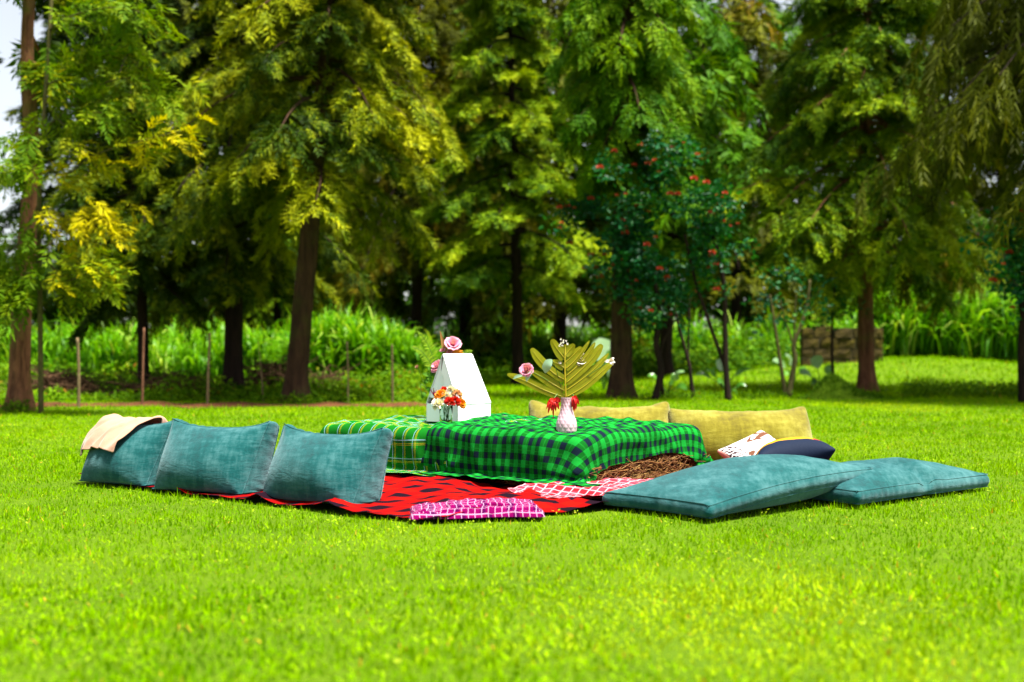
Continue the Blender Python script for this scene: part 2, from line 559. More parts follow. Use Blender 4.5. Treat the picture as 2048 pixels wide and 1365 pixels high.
GRASS = leaf_mat('grass_blade', [(0.0, (0.040, 0.13, 0.0003)), (0.35, (0.110, 0.265, 0.0003)), (0.7, (0.205, 0.38, 0.0004)), (0.97, (0.34, 0.47, 0.008)), (1.0, (0.45, 0.27, 0.03))],
                 0.35, 0.6, 0.0)
rng = np.random.RandomState(5)
def scatter_zone(y0, y1, dens, margin=1.22):
    area = 0.5*0.8192*margin*(y1*y1-y0*y0) + 1.2*(y1-y0)
    n = int(area*dens)
    y = np.sqrt(rng.uniform(y0*y0, y1*y1, n))
    x = rng.uniform(-0.5, 0.5, n)*(0.8192*margin*y + 1.2)
    k = ~in_poly(x, y, BLK)
    return np.stack([x[k], y[k]], -1)
gb = MB()
for (y0, y1, dens, hh, wd, seg) in ((2.3, 4.2, 5600, 0.029, 0.0074, 2), (4.2, 8.5, 4800, 0.029, 0.0080, 1), (8.5, 13, 2300, 0.031, 0.012, 1), (13, 20, 1000, 0.036, 0.019, 1), (20, 36, 260, 0.075, 0.036, 1)):
    xy = scatter_zone(y0, y1, dens)
    if y0 >= 13:                                      # bare where the soil shows
        yy = np.interp(xy[:, 0], xs, yc); wd2 = np.interp(xy[:, 0], xs, ww)
        k = (np.abs(xy[:, 1]-yy) > wd2*0.8) | (xy[:, 0] > -0.7) | (rng.uniform(size=len(xy)) < 0.12)
        xy = xy[k]
    n = len(xy)
    h = hh*rng.uniform(0.55, 1.3, n)*(1+0.35*wob(xy[:, 0], xy[:, 1], 11, 5.0)+0.25*wob(xy[:, 0], xy[:, 1], 12, 14.0)).clip(0.25, 2.2)
    big = rng.uniform(size=n) < 0.03
    h = np.where(big, h*1.6, h)
    w = wd*rng.uniform(0.6, 1.35, n)
    V, T, A = blades(n, xy, h, w, rng, seg, 1.05)
    gb.add(V, None, T, A)
tag(gb.build('lawn_grass', GRASS, smooth=False), kind='stuff')

# ------------------------------------------------------------------ cushions
TEAL = velvet_mat('teal_velvet', (0.0, 0.015, 0.015), (0.0004, 0.053, 0.053), (0.055, 0.148, 0.153), (0.52, 0.74, 0.82))
YELLOW = velvet_mat('yellow_velvet', (0.050, 0.036, 0.001), (0.130, 0.110, 0.003), (0.27, 0.245, 0.035), (1.0, 0.95, 0.70))

def cushion(name, mat, w, h, t, origin, u, nrm, up, label, cat, group, press=1000, cell=0.026, seed=0, grav=2.0, steps=100,
            floor=0.03, hold=11.0, seams=True, extra=None, slack=1.0, fill=0.15, earh=0.0):
    """a stuffed cover w*h*t: axes u (width), up (height), nrm (thickness), blown up by the solver"""
    nx, ny, nz = max(4, int(w/cell)), max(4, int(h/cell)), max(1, int(round(t/cell/1.3)))
    U, Q, rings = boxgrid(nx, ny, nz)
    r = np.random.RandomState(seed)
    L = (U - 0.5)*np.array([w, h, t])
    rest_pos = L*slack
    L = L + r.normal(0, 0.002, L.shape)
    x = np.asarray(origin) + L[:, :1]*u + (L[:, 1:2]+h/2)*up + L[:, 2:]*nrm
    if np.dot(np.cross(u, up), nrm) < 0: Q = Q[:, ::-1]
    E = quads_to_edges(Q, x)
    rest = np.linalg.norm(rest_pos[E[:, 0]]-rest_pos[E[:, 1]], axis=1)
    rest *= 1 + 0.05*r.uniform(-1, 1, len(rest))
    def col(p, old):
        b = p[:, 2] < floor
        p[b, 2] = floor
        p[b, :2] = old[b, :2]*0.7 + p[b, :2]*0.3
        if extra is not None: p = extra(p)
        return p
    tgt = x.copy()
    x = relax(x, E, rest, Q, press=press/(cell*cell)*0.02, steps=steps, it=9, grav=grav, collide=col, comp=0.45, target=tgt, tk=hold, damp=0.08, vol=w*h*fill)
    lu, lv = L[:, 0], L[:, 1]
    ed = np.exp(-(np.minimum(w/2-np.abs(lu), h/2-np.abs(lv))/0.09)) + 0.35
    ang = np.arctan2(lv, lu)
    ear = ((lv/h+0.5).clip(0, 1)**2)*(earh*(np.abs(lu)/(w/2))**5 - 0.45*earh*(1-(lu/(w/2))**2))
    x = x + np.outer(ear, up)
    wr = 0.011*ridge(lu, lv, seed*7+1, 24, 1.0, 3.5)*ed + 0.009*ridge(lu, lv, seed*7+2, 26, 2.3, 3.0)*ed + 0.006*wob(lu, lv, seed*7+3, 9)
    x = x + vnorms(x, Q)*wr[:, None]
    x[:, 2] = x[:, 2].clip(0.02, None)
    base = (float(x[:, 0].mean()), float(x[:, 1].mean()), 0.0)
    o = mk(name, x, Q, mat, loc=base)
    subsurf(o, 1)
    tag(o, label, cat, group)
    if seams and nz > 1:
        ctr = x.mean(0)
        for ring in rings:
            P = x[ring]; P = P + vnorms(x, Q)[ring]*-0.0008
            P = np.concatenate([P, P[:2]])
            V, Qt, _ = tube(P, 0.0026, 6, False)
            child('seam', V, Qt, mat, o)
    return o, x, Q

def boxed_cushion(name, mat, w, h, tb, tt, B, origin, u, nrm, up, label, cat, group, seed=0, ear=0.02, tuck=0.10, cell=0.02, extra=None, floor=0.028):
    """a boxed cushion: two panels that bulge, joined by a gusset tb thick at one long edge and tt at the other, with piped seams"""
    nx, ny, nz = int(w/cell), int(h/cell), 5
    U, Q, rings = boxgrid(nx, ny, nz)
    U[:, :2] = 0.5 + 0.5*np.sign(U[:, :2]-0.5)*np.abs(2*U[:, :2]-1)**0.85       # finer cells towards the edges
    cu, cv = 2*U[:, 0]-1, 2*U[:, 1]-1
    s = U[:, 2]
    t = tb + (tt-tb)*(cv+1)/2
    lu = cu*w/2*(1 - 0.045*(1-cv**2))*(1 - tuck*((1-cv)/2)**2)
    lv = cv*h/2*(1 - 0.03*(1-cu**2)) + ear*((cv+1)/2)**2*(np.abs(cu)**4 - 0.55*(1-cu**2))
    bl = ((1-cu**2).clip(0)*(1-cv**2).clip(0))**0.62*(1-0.22*cv)
    ln = (s-0.5)*t
    pf = np.where(s < 1e-6, -1.0, np.where(s > 1-1e-6, 1.0, 0.0))
    ln = ln + pf*bl*B
    inner = (pf == 0)
    gb_ = 0.014*np.sin(np.pi*s)*inner
    lu = lu + np.sign(cu)*gb_*(np.abs(cu) > 0.999); lv = lv + np.sign(cv)*gb_*(np.abs(cv) > 0.999)
    # folds: radiating from the corners, and short puckers along the seams
    crn = np.zeros(len(U)); 
    for sx in (-1, 1):
        for sy in (-1, 1):
            dx, dy = (cu-sx)*w/2, (cv-sy)*h/2
            r_ = np.hypot(dx, dy); th = np.arctan2(dy, dx)
            crn += np.exp(-r_/0.12)*np.clip(r_/0.03, 0, 1)*np.sin(th*7+seed*1.7+sx*2+sy)
    pk = 0.004*np.sin(lu*95+seed)*np.exp(-(1-np.abs(cv))*h/2/0.025) + 0.004*np.sin(lv*90+seed*2)*np.exp(-(1-np.abs(cu))*w/2/0.025)
    soft = 0.010*wob(lu, lv, seed*7+3, 8) + 0.006*(ridge(lu, lv, seed*7+1, 16, 0.8, 4.0, 2.0)-0.3)
    ln = ln + pf*(0.0065*crn + pk*bl.clip(0, 0.2) + soft*bl)
    gw = inner*0.005*np.sin((lu+lv)*110+seed*3)*np.sin(np.pi*s)
    lu = lu + gw*(np.abs(cu) > 0.999); lv = lv + gw*(np.abs(cv) > 0.999)
    x = np.asarray(origin) + lu[:, None]*u + (lv+h/2)[:, None]*up + ln[:, None]*nrm
    if np.dot(np.cross(u, up), nrm) < 0: Q = Q[:, ::-1]
    if extra is not None: x = extra(x)
    lo_ = x[:, 2] < floor                                   # the weight flattens what would sink into the ground
    x[lo_, 2] = floor + (x[lo_, 2]-floor)*0.06
    base = (float(x[:, 0].mean()), float(x[:, 1].mean()), 0.0)
    o = mk(name, x, Q, mat, loc=base)
    subsurf(o, 1)
    tag(o, label, cat, group)
    nv_ = vnorms(x, Q)
    for ring in rings:
        P = x[ring] + nv_[ring]*-0.0005
        P = np.concatenate([P, P[:2]])
        V, Qt, _ = tube(P, 0.0030, 6, False)
        child('seam', V, Qt, mat, o)
    return o, x, Q

def lean_frame(u2, deg):
    u = unit(np.array([u2[0], u2[1], 0.0]))
    back = np.array([-u[1], u[0], 0.0])
    if back[1] < 0: back = -back
    a = math.radians(deg)
    up = np.array([0, 0, 1.0])*math.cos(a) + back*math.sin(a)
    n = np.cross(u, up)
    if n[1] < 0: n = -n
    return u, n, up

GT = 'teal velvet cushions set around the picnic'
u, nn, up = lean_frame(np.array([0.86, -0.51]), 22)
c3 = boxed_cushion('floor_cushion', TEAL, 0.66, 0.43, 0.22, 0.095, 0.145, np.array([-1.06, 6.38, 0.0])+nn*0.11, u, nn, up,
                   'upright teal cushion nearest the folded magenta cloth, its boxed end side turned to view', 'cushion', GT, seed=1, ear=0.028)
u, nn, up = lean_frame(np.array([0.91, -0.41]), 20)
c2 = boxed_cushion('floor_cushion', TEAL, 0.67, 0.43, 0.22, 0.095, 0.14, np.array([-1.73, 6.84, 0.0])+nn*0.11, u, nn, up,
                   'upright teal cushion standing in the middle of the row of three', 'cushion', GT, seed=2, ear=0.026)
u, nn, up = lean_frame(np.array([0.86, -0.51]), 20)
c1 = boxed_cushion('floor_cushion', TEAL, 0.60, 0.42, 0.22, 0.095, 0.135, np.array([-2.33, 7.26, 0.0])+nn*0.11, u, nn, up,
                   'upright teal cushion with the beige cloth thrown over its top corner', 'cushion', GT, seed=3, ear=0.024)
# flat ones on the right
LX = np.array([0.76, 0.65, 0.0]); LX /= np.linalg.norm(LX); LY = np.array([-LX[1], LX[0], 0])
o5 = np.array([1.73, 6.25])
def crease(p):
    q = (p[:, :2]-o5) @ LX[:2]; r_ = (p[:, :2]-o5) @ LY[:2]
    d = np.exp(-((q-0.64-0.12*r_)/0.035)**2)*np.clip(1-r_/0.6, 0.15, 1)
    d2 = np.exp(-((q-0.74-0.20*r_)/0.05)**2)*np.clip(1-r_/0.5, 0, 1)
    k = p[:, 2]/0.17
    p[:, 2] -= (0.062*d - 0.016*d2)*np.clip(k, 0, 1)
    p[:, :2] += LY[:2][None]*(0.020*d*np.clip(1-r_/0.15, 0, 1))[:, None]
    return p
c5 = boxed_cushion('floor_cushion', TEAL, 1.27, 0.66, 0.070, 0.070, 0.098, np.array([o5[0], o5[1], 0.060]) + LX*0.63, LX, np.array([0, 0, 1.0]), LY,
                   'long teal cushion flat on the lawn with a deep crease across its middle', 'cushion', GT, seed=5, ear=0.01, tuck=0.0, cell=0.028, extra=crease)
# the front one rests its far end on the other
LX4 = np.array([0.755, 0.640, 0.070]); LX4 /= np.linalg.norm(LX4)
LY4 = np.array([-0.65, 0.76, 0.0]); LY4 /= np.linalg.norm(LY4)
N4 = np.cross(LX4, LY4)
def droop4(p):
    q = (p[:, :2]-np.array([0.905, 5.73])) @ LX4[:2]
    p[:, 2] += 0.022*np.sin(np.clip(q/1.3, 0, 1)*np.pi) - 0.012
    return p
c4 = boxed_cushion('floor_cushion', TEAL, 1.31, 0.67, 0.066, 0.066, 0.086, np.array([0.905, 5.73, 0.066]) + LX4*0.65, LX4, N4, LY4,
                   'long teal cushion lying before the hay bale, its far end propped on another', 'cushion', GT, seed=4, ear=0.01, tuck=0.0, cell=0.028, extra=droop4)
GY = 'mustard yellow bolster cushions behind the table'
u, nn, up = lean_frame(np.array([0.95, 0.10]), 30)
cushion('bolster_cushion', YELLOW, 0.95, 0.46, 0.08, np.array([1.60, 8.38, 0.012])+nn*0.08, u, nn, up,
        'mustard yellow long cushion standing behind the two small scatter pillows', 'cushion', GY, press=1000, seed=7, earh=0.03, fill=0.245, seams=False, cell=0.03, grav=1.0)
u, nn, up = lean_frame(np.array([0.95, -0.16]), 26)
cushion('bolster_cushion', YELLOW, 1.00, 0.46, 0.08, np.array([0.60, 8.98, 0.012])+nn*0.08, u, nn, up,
        'mustard yellow long cushion mostly hidden behind the checked table cloth and white vase', 'cushion', GY, press=1000, seed=8, earh=0.03, fill=0.245, seams=False, cell=0.03, grav=1.0)

# ------------------------------------------------------------------ small pillows
m, nt, out = new_mat('print_linen')                 # white cotton with brown bands and a zebra border
u_, v_, uv = uv_axes(nt, 0.03)
zz = N(nt, 'ShaderNodeTexWave', {'Vector': uv, 'Scale': 22.0, 'Distortion': 9.0, 'Detail': 1.0, 'Detail Scale': 1.2}, wave_type='BANDS', bands_direction='DIAGONAL').outputs['Fac']
zeb = ramp(nt, zz, [(0.46, (0.62, 0.57, 0.56)), (0.52, (0.028, 0.014, 0.018))])
bn = noise(nt, 5.0, 1.0, 0.4, scaled(nt, uv, (0.8, 2.0, 1.0)), 1.4)
leafy = ramp(nt, bn, [(0.53, (0.66, 0.60, 0.57)), (0.555, (0.10, 0.045, 0.025)), (0.66, (0.12, 0.05, 0.03)), (0.69, (0.66, 0.60, 0.57))])
edge = math_(nt, 'LESS_THAN', u_, 0.105)
c = mix(nt, edge, leafy, zeb)
bord = math_(nt, 'LESS_THAN', u_, 0.012)
c = mix(nt, bord, c, (0.55, 0.24, 0.20))
cloth_finish(nt, out, c, uv)
PRINT = m
m, nt, out = new_mat('navy_print')                  # navy back, orange and red front
u_, v_, uv = uv_axes(nt, 0.05)
f = noise(nt, 7.0, 1.0, 0.3, uv, 0.6)
face = ramp(nt, f, [(0.42, (0.50, 0.22, 0.008)), (0.62, (0.55, 0.26, 0.01)), (0.68, (0.42, 0.12, 0.008))])
rd = math_(nt, 'GREATER_THAN', u_, 0.36)
face = mix(nt, rd, face, (0.36, 0.03, 0.025))
vw = math_(nt, 'ADD', v_, math_(nt, 'MULTIPLY', noise(nt, 9.0, 1.0, 0.4, uv), 0.07))
face = mix(nt, math_(nt, 'LESS_THAN', vw, 0.135), face, (0.006, 0.012, 0.030))
geo = N(nt, 'ShaderNodeSeparateXYZ', {0: coord(nt, 'Generated')}).outputs[0]
side = N(nt, 'ShaderNodeAttribute', attribute_name='tint').outputs['Fac']
c = mix(nt, math_(nt, 'GREATER_THAN', side, 0.5), (0.006, 0.012, 0.030), face)
cloth_finish(nt, out, c, uv, 0.0, 0.7, spec=0.08)
NAVY = m

def pillow(name, mat, w, h, origin, u, nrm, up, label, press, seed, group, vol=0.085):
    cell = 0.026
    nx, ny = int(w/cell), int(h/cell)
    U, Q, rings = boxgrid(nx, ny, 1)
    r = np.random.RandomState(seed)
    L = (U-0.5)*np.array([w, h, 0.02])
    x = np.asarray(origin) + L[:, :1]*u + L[:, 1:2]*up + L[:, 2:]*nrm + r.normal(0, 0.001, L.shape)
    if np.dot(np.cross(u, up), nrm) < 0: Q = Q[:, ::-1]
    E = quads_to_edges(Q, x)
    rest = np.linalg.norm(L[E[:, 0]]-L[E[:, 1]], axis=1)
    def col(p, old):
        b = p[:, 2] < 0.006
        p[b, 2] = 0.006
        return p
    x2 = relax(x, E, rest, Q, press=press/(cell*cell)*0.02, steps=70, it=9, grav=0.5, collide=col, comp=0.4, target=x, tk=9, damp=0.08, vol=w*h*vol)
    o = mk(name, x2, Q, mat, loc=(float(x2[:, 0].mean()), float(x2[:, 1].mean()), 0.0), uv=np.stack([L[:, 0]+w/2, L[:, 1]+h/2], -1), attr=(U[:, 2] > 0.5)*1.0)
    subsurf(o, 1)
    return tag(o, label, 'pillow', group)
GP = 'small scatter pillows in front of the yellow cushion'
# printed pillow: slumped, rising to the right and back
pu = unit(np.array([0.36, 0.30, 0.13])); pup = unit(np.cross(np.array([0.15, -0.62, 0.75]), pu)); pn = np.cross(pu, pup)
pillow('scatter_pillow', PRINT, 0.46, 0.40, (1.56, 7.80, 0.17), pu, pn, pup,
       'small white pillow with brown leaf bands and zebra border, leaning on yellow cushion', 700, 21, GP)
nu = unit(np.array([0.50, -0.02, 0.055])); nup = unit(np.array([0.02, 0.90, -0.20])); nn_ = np.cross(nu, nup)
pillow('scatter_pillow', NAVY, 0.48, 0.36, (1.66, 7.42, 0.215), nu, nn_, nup,
       'small navy pillow with an orange and red band along its far side', 900, 22, GP, 0.12)
# ------------------------------------------------------------------ cloths on the ground
RED = (0.34, 0.005, 0.003); 
REDCHECK = gingham_mat('red_black_check', RED, (0.19, 0.003, 0.003), (0.010, 0.004, 0.008), 0.185, 0.185, 0.15, 0.5)
def quad_cloth(name, corners, n, mat, z0, amp, seed, label, cat, sag=0.0, freq=1.0, edge=0.02, group=None):
    F_, R_, B_, L_ = [np.array([c[0], c[1]]) for c in corners]
    a = np.linspace(0, 1, n)
    A, Bq = np.meshgrid(a, a, indexing='ij'); A = A.ravel(); Bq = Bq.ravel()
    P = ((1-A)*(1-Bq))[:, None]*F_ + (A*(1-Bq))[:, None]*R_ + (A*Bq)[:, None]*B_ + ((1-A)*Bq)[:, None]*L_
    lu = np.linalg.norm(R_-F_); lv = np.linalg.norm(L_-F_)
    uv = np.stack([A*lu, Bq*lv], -1)
    wx = edge*wob(P[:, 0], P[:, 1], seed+1, 6.0); wy = edge*wob(P[:, 0], P[:, 1], seed+2, 6.0)
    P = P + np.stack([wx, wy], -1)
    r1 = 1-np.abs(wob(P[:, 0], P[:, 1], seed+3, 4.5*freq)); r2 = 1-np.abs(wob(P[:, 0], P[:, 1], seed+4, 10*freq))
    z = z0 + amp*(np.clip(r1-0.55, 0, 1)*1.6 + 0.35*np.clip(r2-0.5, 0, 1)*(0.4+r1)) + 0.1*amp*wob(P[:, 0], P[:, 1], seed+5, 30*freq)
    V = np.stack([P[:, 0], P[:, 1], z], -1)
    o = mk(name, V, grid_faces(n, n), mat, loc=(P[:, 0].mean(), P[:, 1].mean(), 0), uv=uv)
    return tag(o, label, cat, group)
quad_cloth('picnic_blanket', BLK, 150, REDCHECK, 0.020, 0.046, 31, 'large red and black checked blanket spread on the lawn under the cushions and table', 'blanket', edge=0.03)
m, nt, out = new_mat('red_white_check')
u_, v_, uv = uv_axes(nt, 0.03)
s1 = math_(nt, 'MAXIMUM', stripe(nt, u_, 0.042, 0.0, 0.16), stripe(nt, v_, 0.042, 0.0, 0.16))
s2 = math_(nt, 'MAXIMUM', stripe(nt, u_, 0.126, 0.45, 0.62), stripe(nt, v_, 0.126, 0.45, 0.62))
c = mix(nt, math_(nt, 'MULTIPLY', s2, 0.8), (0.46, 0.03, 0.05), (0.20, 0.006, 0.010))
c = mix(nt, s1, c, (0.50, 0.24, 0.27))
cloth_finish(nt, out, c, uv)
PINKCHECK = m
quad_cloth('picnic_blanket', [G(1008, 1006), G(1262, 1022), G(1470, 985), G(1140, 975)], 60, PINKCHECK, 0.040, 0.045, 51,
           'thin red blanket with a white grid crumpled on the larger one beside the hay bale', 'blanket', freq=1.6, edge=0.035)

# folded magenta cloth
m, nt, out = new_mat('magenta_check')
u_, v_, uv = uv_axes(nt, 0.012)
s1 = math_(nt, 'MAXIMUM', stripe(nt, u_, 0.032, 0.0, 0.13), stripe(nt, v_, 0.032, 0.0, 0.13))
s2 = math_(nt, 'MULTIPLY', stripe(nt, u_, 0.126, 0.5, 0.72), 0.7)
c = mix(nt, s2, (0.15, 0.001, 0.062), (0.03, 0.001, 0.04))
c = mix(nt, s1, c, (0.36, 0.20, 0.30))
cloth_finish(nt, out, c, uv)
fu = unit(np.array([0.985, 0.10])); fv = np.array([-fu[1], fu[0]])
fo = np.array([-0.165, 5.93])
V, UV, FQ = [], [], []
nu_, nv_ = 64, 34
for q, (lw, ld, zt, ox, oy) in enumerate(((0.315, 0.165, 0.026, 0.0, 0.0), (0.300, 0.150, 0.032, -0.006, 0.010), (0.285, 0.150, 0.038, 0.010, 0.004), (0.180, 0.105, 0.044, 0.035, 0.015))):
    A, B_ = np.meshgrid(np.linspace(-1, 1, nu_), np.linspace(-1, 1, nv_), indexing='ij'); A = A.ravel(); B_ = B_.ravel()
    l = A*lw + ox + 0.012*wob(B_, A*0, 61+q, 3.0); dd = B_*ld + oy + 0.020*wob(A, B_*0.3, 71+q, 5.0) + 0.02*np.sin(A*2.2)
    e = np.maximum(np.abs(A)**1.0, np.abs(B_)); rim = np.clip((1-e)/0.10, 0, 1)**0.5
    wr = 0.018*ridge(l, dd, 64+q*3, 17, 0.6, 2.5, 1.3) + 0.012*ridge(l, dd, 65+q*3, 24, 2.3, 2.5, 1.4) + 0.003*wob(l, dd, 66+q, 40)
    z = zt + 0.020 - 0.022*(1-rim) + wr*(0.28+0.16*q)*rim
    V.append(np.stack([fo[0]+fu[0]*l+fv[0]*dd, fo[1]+fu[1]*l+fv[1]*dd, z], -1))
    UV.append(np.stack([A*lw+0.4+0.02*q, B_*ld*1.3+0.3], -1)); FQ.append(grid_faces(nu_, nv_)+q*nu_*nv_)
V = np.concatenate(V); UV = np.concatenate(UV)
tag(mk('folded_cloth', V, np.concatenate(FQ), m, loc=(fo[0], fo[1], 0.02), uv=UV),
    'magenta cloth with a white grid, folded in layers at the front edge of the blanket', 'cloth')

# ------------------------------------------------------------------ hay bale under the table cloth
m, nt, out = new_mat('straw')
a = N(nt, 'ShaderNodeAttribute', attribute_name='tint').outputs['Fac']
f = noise(nt, 40, 4, 0.6, coord(nt))
c = ramp(nt, a, [(0.0, (0.07, 0.018, 0.005)), (0.4, (0.22, 0.080, 0.016)), (0.75, (0.40, 0.21, 0.045)), (1.0, (0.56, 0.38, 0.13))])
c = mix(nt, f, c, (0.05, 0.018, 0.006))
bsdf(nt, out, c, 0.7, 0.25, bump(nt, f, 0.8, 0.02))
STRAW = m
bale = empty('hay_bale', TB(0.67, 0.30, 0.0), 'hay bale with loose straw showing under the green checked cloth hem', 'hay bale')
rng = np.random.RandomState(9)
U, Q, _ = boxgrid(30, 12, 7)
P = U*np.array([1.29, 0.50, 0.275]) + np.array([0.03, 0.035, 0.005])
d = 0.012*rng.normal(size=len(P)) + 0.012*wob(P[:, 0]*3, P[:, 2]*6+P[:, 1]*3, 71, 7.0)
cc = P - np.array([0.675, 0.285, 0.14]); s = unit(cc/np.array([0.65, 0.25, 0.14]))
P = P + s*d[:, None]; P[:, 2] = P[:, 2].clip(0.003, 0.285)
child('bale_body', TB(P[:, 0], P[:, 1], P[:, 2]), Q, STRAW, bale, attr=rng.uniform(0.05, 0.6, len(P)))
sb = MB()
for k in range(2300):
    x = rng.uniform(0.0, 1.36); z = rng.uniform(0.0, 0.27); y = 0.02 - rng.uniform(0, 0.055)
    if k > 1900: x = 0.03 - rng.uniform(0, 0.02); y = rng.uniform(0.0, 0.5)
    L = rng.uniform(0.05, 0.20)
    th = rng.normal(0, 0.75); 
    d = unit(np.array([math.cos(th), -abs(rng.normal(0, 0.34)), math.sin(th)*0.9]))
    if k > 1900: d = np.array([-abs(d[1]), d[0], d[2]])
    p0 = np.array([x, y, z]) - d*L*0.4; p1 = p0 + d*L
    pm = (p0+p1)/2 + rng.normal(0, 0.008, 3)
    Pp = np.array([p0, pm, p1]); Pp[:, 2] = Pp[:, 2].clip(0.022, 0.29)
    Pp[:, 1] = Pp[:, 1].clip(-0.12, 0.6); Pp[:, 1] = np.where(Pp[:, 2] > 0.15, Pp[:, 1].clip(0.005, 1), Pp[:, 1]); Pp[:, 0] = Pp[:, 0].clip(0.01, 1.34); Pp[:, 2] = Pp[:, 2].clip(0.02, 0.272)
    W = TB(Pp[:, 0], Pp[:, 1], Pp[:, 2])
    sb.tube(W, rng.uniform(0.0014, 0.0034), 3, tint=np.clip(rng.beta(2, 2)+0.25*(0.12-z)*3, 0, 1), cap=False)
for k in range(260):                                   # fallen bits round the foot
    x = rng.uniform(0.0, 1.35); y = -abs(rng.normal(0, 0.05)); th = rng.uniform(0, 6.28); L = rng.uniform(0.03, 0.10)
    p0 = np.array([x, y, rng.uniform(0.045, 0.06)]); p1 = p0 + L*np.array([math.cos(th), math.sin(th)*0.7, rng.uniform(-0.1, 0.3)])
    W = np.array([p0, p1]); W = TB(W[:, 0], W[:, 1], W[:, 2])
    sb.tube(W, 0.0018, 3, tint=rng.uniform(0.2, 1), cap=False)
tag(sb.build('straw', STRAW, bale), kind='stuff')

# ------------------------------------------------------------------ table cloths, dropped over the bales by the solver
def drape(name, xs_fn, nx, ny, lift, mat, seed, label, shrink, uv_off=(0, 0), steps=110):
    rng = np.random.RandomState(seed)
    a, b = np.meshgrid(np.linspace(0, 1, nx), np.linspace(0, 1, ny), indexing='ij')
    X, Y = xs_fn(a.ravel(), b.ravel())
    flat = np.stack([X, Y, np.zeros_like(X)], -1)
    Q = grid_faces(nx, ny)
    idx = np.arange(nx*ny).reshape(nx, ny)
    bend = np.concatenate([np.stack([idx[:-2].ravel(), idx[2:].ravel()], -1), np.stack([idx[:, :-2].ravel(), idx[:, 2:].ravel()], -1)])
    E = quads_to_edges(Q, flat)
    rest = np.linalg.norm(flat[E[:, 0]]-flat[E[:, 1]], axis=1)
    ctr = np.array([TLX/2, flat[:, 1].mean(), 0])
    x = (flat-ctr)*np.array([shrink[0], shrink[1], 1]) + ctr
    x[:, 2] = TZ + lift + 0.03 + 0.03*wob(X, Y, seed+1, 9.0) + 0.02*wob(X, Y, seed+2, 20.0) + rng.normal(0, 0.003, len(X))
    r = 0.045
    lo = np.array([r-lift, r-lift, -1.0]); 
    def col(p, old):
        top = TZ + 0.014*wob(p[:, 0], p[:, 1], 91, 6.0) + lift
        hi = np.array([TLX-r+lift, TLY-r+lift])
        qx = p[:, 0].clip(lo[0], hi[0]); qy = p[:, 1].clip(lo[1], hi[1]); qz = np.minimum(p[:, 2], top-r)
        dx = p[:, 0]-qx; dy = p[:, 1]-qy; dz = p[:, 2]-qz
        dist = np.sqrt(dx*dx+dy*dy+dz*dz)
        inside = dist < 1e-9
        near = (dist < r) & ~inside
        k = r/(dist+1e-9)
        for c, qv, dv in ((0, qx, dx), (1, qy, dy), (2, qz, dz)):
            p[near, c] = (qv + dv*k)[near]
        if inside.any():
            dt = top - p[:, 2]; d0 = p[:, 0]-lo[0]; d1 = hi[0]-p[:, 0]; e0 = p[:, 1]-lo[1]; e1 = hi[1]-p[:, 1]
            w = np.argmin(np.stack([dt*0.6, d0, d1, e0, e1], -1), 1)
            for kk, (c, val) in enumerate(((2, top), (0, lo[0]-r), (0, hi[0]+r), (1, lo[1]-r), (1, hi[1]+r))):
                s = inside & (w == kk)
                p[s, c] = val[s] if kk == 0 else val
        ct = near | inside
        p[ct, :2] = 0.55*p[ct, :2] + 0.45*old[ct, :2]
        g = p[:, 2] < 0.045 + lift
        p[g, 2] = 0.045 + lift
        p[g, :2] = 0.2*p[g, :2] + 0.8*old[g, :2]
        return p
    x = relax(x, E, rest, steps=steps, it=12, grav=9.8, collide=col, comp=0.9, damp=0.03, omega=1.7)
    nv = vnorms(x, Q); nv = nv*np.sign(nv[:, 2:3] + 0.35*(np.sign(nv[:, 2:3])) + 1e-6) if nv[:, 2].mean() < 0 else nv
    dropx = np.clip(-X/0.22, 0, 1) + np.clip((X-TLX)/0.22, 0, 1); dropy = np.clip(-Y/0.16, 0, 1) + np.clip((Y-TLY)/0.2, 0, 1)
    drop = np.maximum(dropx, dropy)
    top_f = 0.026*ridge(X, Y, seed+11, 11, 0.55, 3.2, 3.0) + 0.022*ridge(X, Y, seed+12, 13, -0.5, 2.6, 3.0) + 0.008*ridge(X, Y, seed+13, 26, 1.2, 2.0, 2.0)
    irr = 0.55 + 0.45*np.clip(wob(X, Y, seed+16, 5.0)+0.4, 0, 1)
    hang_f = irr*np.clip((x[:, 2]-0.055)/0.06, 0, 1)*(dropx*(0.050*ridge(Y, X, seed+14, 46, 1.57+0.28, 7.0, 2.2) + 0.045*ridge(Y, X, seed+17, 20, 1.57+0.1, 5.0, 2.0)) + dropy*(0.035*ridge(X, Y, seed+15, 42, 1.57-0.35, 6.0, 2.0) + 0.030*ridge(X, Y, seed+18, 18, 1.57-0.2, 5.0, 1.8)))
    x = x + nv*(top_f*(1-0.6*drop) + hang_f)[:, None]
    W = TB(x[:, 0], x[:, 1], x[:, 2])
    o = mk(name, W, Q, mat, loc=(float(TA[0]), float(TA[1]), 0), uv=np.stack([X+uv_off[0], Y+uv_off[1]], -1))
    subsurf(o, 1)
    return tag(o, label, 'tablecloth', 'checked cloths over the hay bale table')

